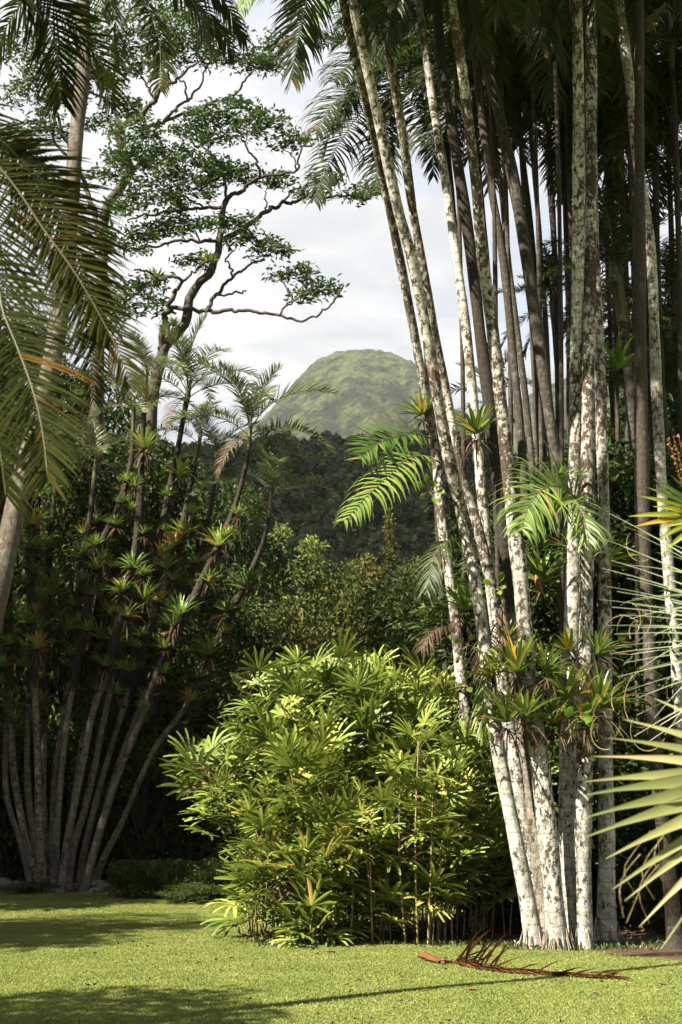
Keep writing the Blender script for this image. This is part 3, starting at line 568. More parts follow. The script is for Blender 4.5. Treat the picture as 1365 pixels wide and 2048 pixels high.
rp('E', 'moss crusted palm close behind the broad footed white palm', [(855, -230), (873, 0), (886, 150), (903, 250), (923, 375), (943, 512), (963, 687), (980, 812), (997, 960), (1010, 1100), (1022, 1249), (1040, 1400), (1062, 1560), (1085, 1760), (1096, 1880)], 17.9, 36, 20, bark='bark_left', fr=FR_R, fs=.78, nf=20)
rp('D', 'narrow brown flecked palm between the leaning palms and the mossy one', [(812, -250), (838, 0), (858, 150), (873, 250), (893, 375), (913, 512), (933, 662), (948, 812), (965, 1000), (985, 1200), (1010, 1400), (1042, 1650), (1070, 1850)], 19.2, 26, 16, fr=FR_R, fs=.78, nf=20)
rp('N', 'straight white palm touching another, left one of the tight front pair', [(1153, -280), (1155, 0), (1158, 250), (1157, 512), (1153, 762), (1150, 1024), (1147, 1150), (1144, 1274), (1138, 1400), (1135, 1536), (1136, 1700), (1139, 1885)], [15.4, 16.2, 16.8, 17.2, 17.5] + [17.6] * 7, 40, 21, fr=FR_R, nf=26, fs=.8, flare=1.1)
rp('O', 'straight white palm touching another, right one of the tight front pair', [(1186, -270), (1183, 0), (1183, 250), (1181, 512), (1177, 762), (1175, 1024), (1172, 1200), (1172, 1374), (1169, 1536), (1167, 1700), (1168, 1885)], 17.3, 36, 22, fr=FR_R, nf=16, flare=1.1)
rp('O2', 'half brown palm just right of the tight front pair, swollen mossy foot', [(1178, -150), (1182, 100), (1186, 300), (1190, 512), (1197, 640), (1205, 900), (1210, 1100), (1210, 1300), (1212, 1536), (1214, 1700), (1212, 1890)], 18.0, 36, 14, fr=FR_R, nf=14, flare=1.5)
rp('I', 'stout dark blotched palm leaning behind the white pair', [(930, -200), (950, 0), (973, 125), (1003, 250), (1033, 390), (1053, 512), (1078, 687), (1098, 837), (1113, 937), (1125, 1100), (1133, 1300), (1142, 1600), (1150, 1850)], 20, 28, 26, bark='bark_shaded', fr=FR_R, fs=.78, nf=20)
rp('G', 'grey leaning palm behind the gap left of the stout blotched palm', [(925, -140), (950, 100), (963, 225), (983, 375), (1006, 512), (1022, 660), (1040, 850), (1055, 1050), (1070, 1300), (1090, 1600), (1105, 1850)], 21, 20, 16, bark='bark_shaded', fr=FR_R, fs=.8, nf=18)
rp('H', 'thin dark palm with a blackened upper stem beside the grey leaning palm', [(960, 60), (983, 250), (1003, 375), (1016, 512), (1040, 700), (1062, 900), (1080, 1200), (1095, 1500), (1110, 1800)], 23, 15, 12, bark='bark_shaded', fr=FR_R, fs=.8, nf=18)
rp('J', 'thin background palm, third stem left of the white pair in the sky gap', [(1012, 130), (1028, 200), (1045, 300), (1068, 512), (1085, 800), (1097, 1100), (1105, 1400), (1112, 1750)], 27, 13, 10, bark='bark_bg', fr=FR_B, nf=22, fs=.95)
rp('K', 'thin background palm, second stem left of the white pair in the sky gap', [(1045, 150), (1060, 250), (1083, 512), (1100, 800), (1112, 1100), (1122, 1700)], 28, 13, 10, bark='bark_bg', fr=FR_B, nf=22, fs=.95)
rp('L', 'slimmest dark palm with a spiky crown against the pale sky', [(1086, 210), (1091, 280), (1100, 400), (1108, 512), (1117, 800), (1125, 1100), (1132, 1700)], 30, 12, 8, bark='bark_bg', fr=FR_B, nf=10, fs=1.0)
rp('M1', 'dark palm rising directly left of the white pair', [(1108, 60), (1122, 200), (1135, 512), (1140, 800), (1142, 1100), (1145, 1700)], 25, 16, 12, bark='bark_bg', fr=FR_B, nf=12, fs=1.2)
rp('P', 'dark palm curving left at the top, first stem right of the white pair', [(1172, -60), (1195, 150), (1218, 375), (1238, 512), (1250, 700), (1262, 900), (1270, 1200), (1275, 1750)], 24, 16, 13, bark='bark_shaded', fr=FR_R, fs=.8, nf=18)
rp('Q', 'dark palm curving left at the top, second stem right of the white pair', [(1195, 20), (1220, 200), (1248, 375), (1273, 512), (1287, 700), (1300, 1000), (1308, 1700)], 25, 17, 14, bark='bark_shaded', fr=FR_B, nf=15, fs=1.2)
rp('R', 'stout grey palm bending left overhead near the right edge', [(1210, -240), (1238, 0), (1258, 150), (1273, 300), (1290, 420), (1303, 512), (1313, 762), (1323, 962), (1334, 1100), (1353, 1324), (1368, 1600), (1380, 1850)], 19.5, 26, 21, bark='bark', fr=FR_R, fs=.78, nf=20)
rp('W', 'evenly speckled grey palm standing apart near the right edge', [(1272, -260), (1278, 0), (1279, 250), (1281, 512), (1288, 1024), (1298, 1274), (1308, 1474), (1325, 1650), (1340, 1760), (1352, 1900)], 17.3, 30, 20, bark='bark_shaded', fr=FR_R, fs=.78, nf=20)
rp('X', 'dark palm with a skirt of hanging leaves in the right background', [(1232, 560), (1245, 640), (1268, 862), (1275, 1100), (1280, 1500), (1282, 1750)], 22.5, 24, 22, bark='bark_shaded', fr=FR_B, nf=14, fs=.75, dead=5)
rp('T', 'thin grey palm, inner one of the last two stems by the right border', [(1300, 60), (1308, 200), (1315, 512), (1325, 800), (1335, 1000), (1345, 1700)], 23, 16, 13, bark='bark_shaded', fr=FR_R, fs=.8, nf=18)
rp('U', 'thin grey palm, outer one of the last two stems by the right border', [(1325, 40), (1333, 200), (1345, 512), (1358, 900), (1368, 1700)], 24, 15, 12, bark='bark_shaded', fr=FR_B, nf=15, fs=1.2)
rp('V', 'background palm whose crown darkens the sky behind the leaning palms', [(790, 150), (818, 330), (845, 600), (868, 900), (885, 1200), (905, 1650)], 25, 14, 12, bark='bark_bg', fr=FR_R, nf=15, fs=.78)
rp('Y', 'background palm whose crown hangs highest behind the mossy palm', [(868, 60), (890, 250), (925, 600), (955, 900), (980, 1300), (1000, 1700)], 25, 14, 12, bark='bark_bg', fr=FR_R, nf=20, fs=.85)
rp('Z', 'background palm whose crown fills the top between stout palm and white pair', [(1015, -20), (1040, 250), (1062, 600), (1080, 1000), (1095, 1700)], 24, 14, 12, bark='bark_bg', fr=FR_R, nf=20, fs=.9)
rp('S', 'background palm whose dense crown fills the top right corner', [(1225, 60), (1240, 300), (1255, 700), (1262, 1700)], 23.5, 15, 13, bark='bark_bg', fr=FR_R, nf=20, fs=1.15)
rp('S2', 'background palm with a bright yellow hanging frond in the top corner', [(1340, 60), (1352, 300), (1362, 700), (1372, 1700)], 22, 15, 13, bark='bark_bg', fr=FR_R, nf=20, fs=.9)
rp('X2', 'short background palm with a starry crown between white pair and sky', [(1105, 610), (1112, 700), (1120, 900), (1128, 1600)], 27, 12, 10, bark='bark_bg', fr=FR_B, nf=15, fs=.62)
rp('X3', 'short background palm with a dark crown right of the white pair', [(1215, 500), (1222, 700), (1230, 1000), (1236, 1600)], 27, 13, 10, bark='bark_bg', fr=FR_B, nf=12, fs=.75)
rp('X4', 'background palm whose fronds poke in from the right border', [(1395, 410), (1400, 700), (1405, 1600)], 23, 15, 12, bark='bark_bg', fr=FR_B, nf=12, fs=.9)
rp('X5', 'low young palm with dark fronds behind the mossy palm', [(985, 800), (990, 900), (1000, 1600)], 25, 12, 9, bark='bark_bg', fr=FR_B, nf=10, fs=.6)

# roots at the feet of the front palms
for key, nr, spread in (('F', 34, .30), ('E', 14, .22), ('B', 10, .2), ('N', 10, .22), ('O', 10, .2), ('O2', 12, .24)):
    t, C_, rad = RP[key]; b = C_[0]
    for k in range(nr):
        a = k / nr * 6.283 + rng.normal() * .08; r0 = rad[0] * .92; h = .10 + .16 * rng.random(); mb = MB()
        dr = np.array([math.cos(a), math.sin(a), 0])
        tube(mb, smooth_line([b + dr * r0 + [0, 0, h + .08], b + dr * (r0 + .025) + [0, 0, h * .6 + .06], b + dr * (r0 + .05 + spread * .25 * rng.random()) + [0, 0, .04]], 5), [.006, .011, .009, .008, .007], 5, .5)
        mb.build('root', M['root'], t)

# hand placed fronds seen close in the right clump
def px_frond(t, pts, Y, leafm, L_, n, wd, droop, name='frond', label=None, split=None, **k):
    mb = MB(); rach = PL(pts, Y)
    if split:
        fo = MB(); frond_geo(fo, rach, L_, 1, wd, droop, u0=.98, **{q: k[q] for q in k if q in ('rr',)})
        f = fo.build(name, [leafm, M['crownshaft']], t)
        if label: f['label'] = label
        frond_geo(MB(), rach, L_, n, wd, droop, split=lambda one, i: leaflet_obj(one, f, leafm, t), **k); return f
    frond_geo(mb, rach, L_, n, wd, droop, **k); f = mb.build(name, [leafm, M['crownshaft']], t)
    if label: f['label'] = label
    return f
def leaflet_obj(one, f, m, t):
    o = bpy.data.objects.new('leaflet', one.mesh('leaflet', m, t.location[:])); C.objects.link(o); o.parent = f
tA = RP['A'][0]; tN = RP['N'][0]; tB = RP['B'][0]; tD = RP['D'][0]; tV = RP['V'][0]
px_frond(tA, [(868, 878), (830, 868), (790, 874), (752, 890), (722, 916)], (17.6, 16.4), M['palm_lit'], .52, 34, .03, .25, tint=.35, u0=.12, lift=.1, a0=.5, a1=1.0, up=(.1, -1, .5))
px_frond(tA, [(880, 925), (850, 912), (815, 918), (780, 950), (735, 992), (690, 1040)], (17.4, 15.8), M['palm_lit'], .52, 30, .042, 1.5, tint=.75, u0=.12, lift=.15, a0=.7, a1=1.1, up=(0, -1, 1), split=True, label='bright yellow green frond curving down in the sun')
px_frond(tN, [(1168, 1015), (1140, 985), (1108, 972), (1078, 985), (1055, 1020), (1045, 1060)], (17.4, 16.6), M['palm_lit'], .66, 38, .036, 1.15, tint=.7, u0=.08, lift=.1, a0=.8, a1=1.1, up=(0, -1, .4), split=True, label='bright drooping frond fanning over the stems')
px_frond(tN, [(1168, 1012), (1150, 1000), (1168, 1030), (1172, 1080)], (17.2, 16.8), M['palm_lit'], .5, 24, .03, 1.1, tint=.55, u0=.1, lift=.1)
px_frond(tN, [(1075, 985), (1100, 960), (1130, 945), (1165, 950)], (17.6, 16.9), M['palm_lit'], .38, 22, .026, .3, tint=.4, u0=.05, lift=.1)
px_frond(tD, [(998, 1290), (985, 1300), (972, 1350), (965, 1420), (968, 1470)], (17.2, 16.9), M['palm_lit'], .36, 30, .028, 1.0, tint=.85, u0=.05, lift=0, a0=.35, a1=.6, old=.25, label='yellowing frond hanging straight down')
px_frond(tD, [(1000, 1240), (985, 1260), (978, 1300), (975, 1360)], (17.5, 17.3), M['dry'], .4, 22, .018, 1.5, tint=.5, u0=.05, lift=0, name='dead_frond')
px_frond(tD, [(1005, 1200), (1008, 1230), (1006, 1270), (1004, 1310)], (17.2, 17.0), M['dry'], .35, 24, .016, 1.5, tint=.7, u0=.05, lift=0, a0=.2, a1=.4, name='dead_frond')
px_frond(tA, [(910, 1265), (885, 1255), (860, 1270), (842, 1300)], (19, 18.6), M['dry'], .42, 30, .02, 1.8, tint=.3, u0=.05, lift=0, name='dead_frond')
px_frond(tA, [(925, 1100), (900, 1080), (870, 1110), (855, 1180)], (20, 19.5), M['palm'], .6, 30, .03, 1.6, tint=.6, u0=.05, lift=0)
# lit fronds hanging into the top of the frame
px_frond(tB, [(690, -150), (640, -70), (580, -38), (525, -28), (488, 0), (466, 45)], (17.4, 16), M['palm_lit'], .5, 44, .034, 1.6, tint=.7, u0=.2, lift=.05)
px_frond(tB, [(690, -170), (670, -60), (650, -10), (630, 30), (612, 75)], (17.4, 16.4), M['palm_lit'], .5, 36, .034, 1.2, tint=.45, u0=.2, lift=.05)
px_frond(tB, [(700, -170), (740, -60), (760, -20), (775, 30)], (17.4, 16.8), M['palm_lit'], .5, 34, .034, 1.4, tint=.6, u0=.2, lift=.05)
for pts in ([(790, 150), (740, 118), (700, 130), (668, 160)], [(790, 160), (730, 170), (670, 205), (632, 265)], [(792, 170), (730, 215), (690, 270), (655, 330), (628, 400)], [(795, 180), (770, 250), (760, 330), (750, 380)], [(792, 150), (770, 90), (735, 50), (700, 45)], [(795, 165), (840, 230), (858, 280), (862, 310)]):
    px_frond(tV, pts, (25, 23.5), M['palm'], .85, 44, .045, 1.5, tint=.35, u0=.2, lift=.05, up=(0, -1, .8))
px_frond(RP['S2'][0], [(1330, 5), (1320, 20), (1308, 35), (1300, 60)], (20, 19.5), M['palm_lit'], .32, 22, .03, 1.2, tint=.85, u0=.1, lift=0, old=.5, label='yellow frond hanging bright in the top corner')

# ------------------------------------------------------------------ left palm clump
GL = 'slender palms of the left hand clump'
LP = []
LT = [
 ('leftmost curved palm', [(0, 760), (6, 1000), (12, 1200), (15, 1400), (11, 1563), (22, 1626), (41, 1683), (62, 1770)], 30.4, 17, 10, 8),
 ('outward bowed second palm', [(45, 840), (30, 950), (20, 1100), (17, 1250), (19, 1356), (27, 1531), (41, 1626), (59, 1706), (75, 1770)], 29.8, 21, 12, 9),
 ('cleanest grey third palm', [(88, 860), (78, 960), (70, 1100), (66, 1250), (62, 1356), (55, 1460), (55, 1530), (59, 1610), (71, 1690), (84, 1775)], 30.6, 19, 11, 9),
 ('upright palm in front of the base', [(72, 880), (65, 1000), (62, 1100), (63, 1200), (67, 1302), (70, 1388), (75, 1499), (78, 1626), (83, 1721), (91, 1790)], 29.0, 20, 13, 9),
 ('dark upright palm behind the front one', [(112, 960), (100, 1100), (95, 1200), (92, 1325), (89, 1467), (88, 1594), (96, 1770)], 31.0, 17, 11, 9),
 ('short sixth palm with a slight kink', [(192, 930), (180, 1040), (165, 1150), (145, 1280), (136, 1372), (122, 1467), (110, 1547), (105, 1658), (107, 1770)], 30.6, 16, 10, 8),
 ('tall palm rising just left of the middle gap', [(268, 825), (262, 930), (235, 1020), (200, 1100), (175, 1220), (162, 1293), (143, 1388), (130, 1483), (119, 1594), (110, 1775)], 29.8, 19, 10, 10),
 ('tall palm crowned against the branching tree', [(292, 760), (284, 900), (280, 1020), (268, 1120), (245, 1220), (215, 1340), (187, 1420), (168, 1515), (149, 1610), (133, 1690), (122, 1785)], 29.4, 21, 11, 10),
 ('palm whose crown stands against the cloud', [(376, 790), (352, 920), (330, 1030), (300, 1130), (262, 1240), (235, 1330), (209, 1436), (190, 1531), (168, 1626), (149, 1690), (138, 1775)], 30.2, 19, 11, 11),
 ('bent palm hidden among the steeper ones', [(398, 890), (380, 980), (360, 1080), (330, 1180), (285, 1300), (240, 1440), (208, 1547), (187, 1626), (168, 1706), (158, 1775)], 30.8, 18, 10, 8),
 ('tallest right leaning palm, crowned in the sky', [(500, 868), (497, 905), (488, 950), (470, 1015), (450, 1065), (415, 1140), (375, 1225), (330, 1310), (295, 1404), (270, 1467), (238, 1547), (206, 1642), (184, 1721), (168, 1785)], 29.6, 22, 9, 10),
 ('outermost right leaning palm crowned below the hill', [(542, 1000), (537, 1040), (525, 1090), (500, 1150), (470, 1210), (440, 1275), (405, 1350), (360, 1430), (314, 1490), (279, 1563), (241, 1652), (206, 1721), (187, 1780)], 30.2, 19, 8, 9),
 ('half hidden palm with a mid height crown', [(150, 905), (185, 980), (205, 1080), (215, 1200), (200, 1330), (173, 1436), (155, 1550), (145, 1640), (140, 1775)], 31.2, 16, 10, 8),
 ('slim palm crowned beside the sky gap', [(432, 925), (425, 1000), (400, 1100), (365, 1200), (320, 1320), (262, 1460), (215, 1600), (176, 1775)], 31, 16, 8, 9),
]
for i, (lab, pts, Y, wb, wt, nf) in enumerate(LT):
    LP.append((lab,) + palm(lab + ', left clump', pts, Y, wb * .78, wt * .8, 'bark_left', GL, fr=FR_L, nf=nf if i in (8, 10, 11) else 6, fs=1.25 if i in (8, 10) else (1.05 if i == 11 else .8), shaft=True, flare=1.3, seed=40 + i, dead=(1 if i in (8, 10, 2, 6) else 0), mossr=.035 if i not in () else 0))

# ------------------------------------------------------------------ bromeliads and other plants growing on the stems
def rosette_arrays(n, L_, W_, seed):
    r_ = np.random.default_rng(seed); k = np.arange(n); az = k * 2.39996 + r_.normal(size=n) * .15; el = np.radians(78 - 62 * (k / n) ** .8 + r_.normal(size=n) * 6)
    d = np.stack([np.cos(az) * np.cos(el), np.sin(az) * np.cos(el), np.sin(el)], -1); b = d * .02
    ln = L_ * (.7 + .35 * np.sin(k / n * 3.1) + r_.normal(size=n) * .07); return b, d, ln, W_ * (.85 + .3 * r_.random(n)), .25 + .45 * r_.random(n), az
def rosette_mesh(n, L_, W_, seed, m, tint=.5):
    mb = MB(); b, d, ln, wd, cu, az = rosette_arrays(n, L_, W_, seed); tn = np.clip(tint + rng.normal(size=n) * .18, 0, .88); tn[-2:] = .95
    straps(mb, b, d, ln, wd, cu, 'strap', None, .35, tn); return mb.mesh('rosette', m)
def dead_skirt(n, L_, seed):
    mb = MB(); r_ = np.random.default_rng(seed); az = r_.random(n) * 6.283; el = np.radians(r_.uniform(-60, 10, n)); d = np.stack([np.cos(az) * np.cos(el), np.sin(az) * np.cos(el), np.sin(el)], -1)
    straps(mb, d * .02 - [0, 0, .03], d, L_ * r_.uniform(.5, 1.1, n), .02, r_.uniform(.9, 1.8, n), 'strap', None, .3, np.clip(r_.normal(.45, .25, n), 0, 1))
    return mb.mesh('dead_leaves', M['dry'])
ROS = [rosette_mesh([38, 26, 46, 30, 40][k], [.40, .46, .34, .40, .5][k], [.042, .055, .034, .05, .03][k], 500 + k, M['brom_shade'], [.5, .65, .4, .75, .55][k]) for k in range(5)]
SKT = [dead_skirt(26, .45, 520 + k) for k in range(4)]
def at_h(Cl, py_target):                             # point of a trunk line where it crosses a given photo height
    best = min(range(len(Cl)), key=lambda i: abs(proj(Cl[i])[1] - py_target)); return best
def proj(p):
    dx, dy, dz = p[0], p[1], p[2] - EYE; fwd = dy * CP + dz * SPN; upc = -dy * SPN + dz * CP
    return 682.5 + FPX * dx / fwd, 1024 - FPX * upc / fwd
SPN = math.sin(PITCH)
r_ = random.Random(5)
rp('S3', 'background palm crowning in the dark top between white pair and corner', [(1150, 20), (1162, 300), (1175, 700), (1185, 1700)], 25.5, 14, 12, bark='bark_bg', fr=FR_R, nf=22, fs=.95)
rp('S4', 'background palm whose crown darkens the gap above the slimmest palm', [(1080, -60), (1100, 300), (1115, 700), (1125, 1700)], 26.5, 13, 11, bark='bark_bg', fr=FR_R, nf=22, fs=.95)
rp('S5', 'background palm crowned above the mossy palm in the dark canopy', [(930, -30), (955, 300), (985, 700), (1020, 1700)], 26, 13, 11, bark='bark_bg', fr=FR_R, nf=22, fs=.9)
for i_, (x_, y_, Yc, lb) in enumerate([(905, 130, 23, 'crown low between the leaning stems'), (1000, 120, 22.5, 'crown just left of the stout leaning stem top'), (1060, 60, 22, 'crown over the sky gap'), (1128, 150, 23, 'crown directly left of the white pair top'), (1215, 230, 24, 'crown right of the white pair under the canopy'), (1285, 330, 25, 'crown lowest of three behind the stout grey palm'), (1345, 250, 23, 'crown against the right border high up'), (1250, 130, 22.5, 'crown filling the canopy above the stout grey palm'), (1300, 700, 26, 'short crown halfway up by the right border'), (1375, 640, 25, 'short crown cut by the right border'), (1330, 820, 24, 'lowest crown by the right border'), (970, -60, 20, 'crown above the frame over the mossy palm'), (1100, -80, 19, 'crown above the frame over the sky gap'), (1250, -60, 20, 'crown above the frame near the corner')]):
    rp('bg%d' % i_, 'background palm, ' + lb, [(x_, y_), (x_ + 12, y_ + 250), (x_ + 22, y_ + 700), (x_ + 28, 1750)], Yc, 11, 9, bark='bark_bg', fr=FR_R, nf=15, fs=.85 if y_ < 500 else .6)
HT = {0: 'lowest', 1: 'second lowest', 2: 'third', 3: 'fourth', 4: 'fifth', 5: 'sixth', 6: 'seventh', 7: 'eighth', 8: 'ninth', 9: 'tenth'}
for i, (lab, t, Cl, rad) in enumerate(LP):
    top_py = proj(Cl[-1])[1]; lo = [1490, 1420, 1330, 1290, 1440, 1330, 1300, 1380, 1400, 1330, 1400, 1400, 1330, 1430][i]
    n = [9, 10, 10, 10, 9, 10, 10, 10, 10, 10, 9, 8, 10, 8][i]
    for k in range(n):
        py = lo + (top_py + 110 - lo) * (k + r_.uniform(-.3, .3)) / n; j = at_h(Cl, py); p = Cl[j]
        a = r_.uniform(-2.6, .2) if r_.random() < .8 else r_.uniform(0, 6.28); s = r_.uniform(.5, 1.15)
        q = p + np.array([math.cos(a), math.sin(a), 0]) * (rad[j] + .05)
        b = thing('bromeliad', f'green bromeliad rosette, {HT[k]} up the {lab}', 'bromeliad', q, 'bromeliads on the left palm clump')
        put('rosette', ROS[r_.randrange(5)], b, (0, 0, 0), (r_.uniform(-.3, .3), r_.uniform(-.3, .3), r_.random() * 6), s)
        put('dead_leaves', SKT[r_.randrange(4)], b, (0, 0, -.04), (0, 0, r_.random() * 6), s * r_.uniform(.8, 1.3))

def big_brom(px, py, Y, s, label, n=22, tilt=(0, 0), L_=.47, W_=.055, m='brom', seed=1, tint=.55, name='bromeliad', cat='bromeliad'):
    p = P(px, py, Y); b = thing(name, label, cat, p, 'bromeliads on the right palm clump' if name == 'bromeliad' else None)
    bb, d, ln, wd, cu, az = rosette_arrays(n, L_ * s, W_ * s, seed); rot = np.array(Euler((tilt[0], tilt[1], 0)).to_matrix())
    tn = np.clip(tint + rng.normal(size=n) * .2, 0, .88); tn[rng.integers(0, n, max(1, n // 14))] = 1
    straps(None, p + bb @ rot.T, d @ rot.T, ln, wd, cu, 'strap', None, .35, tn, split=lambda one, i: leaf_obj(one, b, M[m]))
    mb = MB(); v = dead_skirt(20, .5 * s, seed); put('dead_leaves', v, b, (0, 0, -.04), (0, 0, seed), 1.0)
    return b
def leaf_obj(one, b, m):
    o = bpy.data.objects.new('leaf', one.mesh('leaf', m, b.location[:])); C.objects.link(o); o.parent = b
for k, (px, py, Y, s, lab, tl, m) in enumerate([
 (985, 1355, 17.0, .8, 'bright bromeliad on the leftmost leaning palm, nearest the yellow hanging frond', (0, -.3), 'brom'),
 (1035, 1345, 16.95, 1.05, 'large upright bromeliad in the notch left of the broad footed palm', (0, -.2), 'brom'),
 (1092, 1345, 16.95, .85, 'spreading bromeliad on the right flank of the broad footed palm, upper', (0, .5), 'brom'),
 (1015, 1445, 17.0, 1.15, 'big yellow streaked bromeliad low on the leaning palms', (0, -.3), 'brom'),
 (1050, 1435, 16.9, 1.0, 'bromeliad with gold lower leaves just behind the broad footed palm', (.2, 0), 'brom'),
 (1105, 1450, 17.1, .95, 'shaded bromeliad between broad footed palm and white pair', (0, .2), 'brom_shade'),
 (1140, 1305, 17.3, .75, 'small bromeliad highest on the left stem of the white pair', (0, -.5), 'brom'),
 (1195, 1310, 17.2, .85, 'shaded bromeliad high on the right side of the white pair', (0, .6), 'brom_shade'),
 (1130, 1400, 17.1, 1.1, 'wide bromeliad above the round paddle leaves', (0, -.2), 'brom'),
 (1200, 1415, 17.0, 1.2, 'large yellow tipped bromeliad right of the round paddle leaves', (.1, .4), 'brom'),
 (1170, 1445, 17.0, .9, 'drooping bromeliad under the white pair of palms, beside the paddles', (.2, 0), 'brom'),
 (952, 868, 17.6, .95, 'yellow green bromeliad high on the narrow brown flecked palm', (0, -.2), 'brom'),
 (1085, 1165, 18.4, 1.15, 'dark green bromeliad holding a fallen red brown leaf', (.2, 0), 'brom_shade'),
 (1205, 1130, 18.2, 1.1, 'dark bromeliad in shade on the stems beside the white pair', (0, .4), 'brom_shade'),
 (1150, 1105, 18.0, .9, 'dark bromeliad tucked under the bright drooping frond', (0, -.4), 'brom_shade'),
 (1015, 1280, 17.1, .55, 'small bright bromeliad above the others near the mossy palm', (0, 0), 'brom'),
 (1055, 1295, 17.0, .32, 'tiny bromeliad on the face of the broad footed palm', (-.5, 0), 'brom'),
 (1235, 740, 21.5, 1.3, 'dark hanging strap leaved bromeliad on the background stems', (0, 0), 'brom_shade'),
 (845, 830, 20.2, .9, 'dark wiry bromeliad on the smooth grey palm against the mountain', (0, -.3), 'brom_shade'),
 (930, 1220, 19.9, 1.1, 'dark bromeliad on the smooth grey palm above the thicket', (0, 0), 'brom_shade'),
]): big_brom(px, py, Y, s, lab, 20 if s < .6 else 30, tl, m=m, seed=600 + k)
# round paddle-leaved epiphytes
def paddle(px, py, Y, leaves_, label, seed=0):
    p = P(px, py, Y); b = thing('round_leaved_plant', label, 'plant', p)
    mb = MB()
    for (dx, dy, ln, wd) in leaves_:
        q = P(px + dx, py + dy, Y - .15); tube(mb, smooth_line([p, (p + q) / 2 + [0, -.05, .02], q], 5), .004, 4, .5)
    mb.build('stem', M['cane'], b)
    for i, (dx, dy, ln, wd) in enumerate(leaves_):
        q = P(px + dx * .45, py + dy * .45, Y - .15); e = P(px + dx, py + dy, Y - .22); d = norm(e - q)
        straps(None, [q], [d + np.array([0, -.25, .1])], ln * .85, wd * .8, .45, 'paddle', np.array([[d[2] + .3 * rng.normal(), -.35 + .4 * rng.normal(), -d[0] + .3 * rng.normal()]]), .35, .55 + .3 * rng.random(), split=lambda one, i_: leaf_obj(one, b, M['paddle']))
paddle(1158, 1435, 16.7, [(-26, -14, .22, .17), (18, -22, .24, .15), (20, 2, .2, .15), (-8, 20, .16, .13), (-26, 26, .13, .11), (30, 18, .14, .1), (-22, 52, .13, .09)], 'plant with bright round paddle leaves between the bromeliads')
paddle(993, 1180, 16.9, [(-24, -20, .2, .11), (12, -34, .2, .11), (8, 8, .14, .08), (20, -6, .12, .07)], 'bright green three leaved plant on the leaning palms')
paddle(935, 1290, 17.2, [(-30, -12, .15, .1), (-18, 22, .15, .1), (14, -22, .14, .1), (24, 14, .14, .1), (-34, 50, .14, .1), (-10, 64, .14, .09)], 'lobed leafy vine beside the yellow hanging frond, upper')
paddle(925, 1370, 17.2, [(-30, -6, .15, .1), (-18, 28, .15, .1), (14, -28, .14, .1), (20, 14, .14, .1)], 'lobed leafy vine beside the yellow hanging frond, lower')
paddle(860, 985, 19.8, [(-30, -22, .2, .13), (-8, -38, .2, .12), (14, -20, .18, .12), (-20, 12, .18, .12), (12, 22, .2, .13), (30, 0, .18, .12)], 'dark round leaved plant on the smooth grey palm against the hill')
# curled red-brown fallen leaf caught in a bromeliad
mb = MB(); q = P(1072, 1150, 17.6); tube(mb, smooth_line([q, P(1077, 1170, 17.5), P(1086, 1188, 17.5)], 6), [.01, .03, .035, .035, .03, .02], 7, .6, 0, False)
tag(mb.build('dead_leaf', M['rust'], None, tuple(q)), 'curled red brown dead leaf caught among dark bromeliad leaves', 'dead leaf')

# ------------------------------------------------------------------ lady palm thicket
def fan_mesh(name, nf, L_, W_, spread, m, seed, curl=.35, tint=.5, pet=.28, old=.0):
    mb = MB(); r_ = np.random.default_rng(seed); tube(mb, smooth_line([(0, 0, 0), (pet * .5, 0, .03), (pet, 0, 0)], 5), [.006, .005, .004, .004, .003], 4, .7, 0, False)
    a = np.linspace(-spread, spread, nf) + r_.normal(size=nf) * .05; d = np.stack([np.cos(a), np.sin(a), .12 + .1 * np.cos(a) + r_.normal(size=nf) * .06], -1)
    ln = L_ * (1 - .22 * (np.abs(a) / spread) ** 2) * (1 + r_.normal(size=nf) * .06); tn = np.clip(tint + r_.normal(size=nf) * .14, 0, .86)
    if old: tn[r_.random(nf) < old] = 1
    straps(mb, np.tile([[pet, 0, 0.]], (nf, 1)), d, ln, W_ * (.8 + .4 * r_.random(nf)), curl * (.6 + .8 * r_.random(nf)), 'finger', None, .3, tn)
    return mb.mesh(name, m)
FAN = [fan_mesh('leaf_fan', 8 + k % 4, .34 + .035 * (k % 4), .047, 1.75 + .1 * (k % 3), M['rhapis'], 700 + k, .45 + .2 * (k % 3), old=.03) for k in range(9)]
FAND = [fan_mesh('dead_leaf_fan', 8, .32, .026, 1.2, M['dry'], 720 + k, 1.8, .6) for k in range(2)]
SIL = np.array([(375, 1660), (420, 1620), (470, 1560), (515, 1490), (550, 1420), (590, 1355), (640, 1325), (690, 1345), (740, 1380), (800, 1400), (860, 1440), (920, 1500), (980, 1560), (1020, 1620)], float)
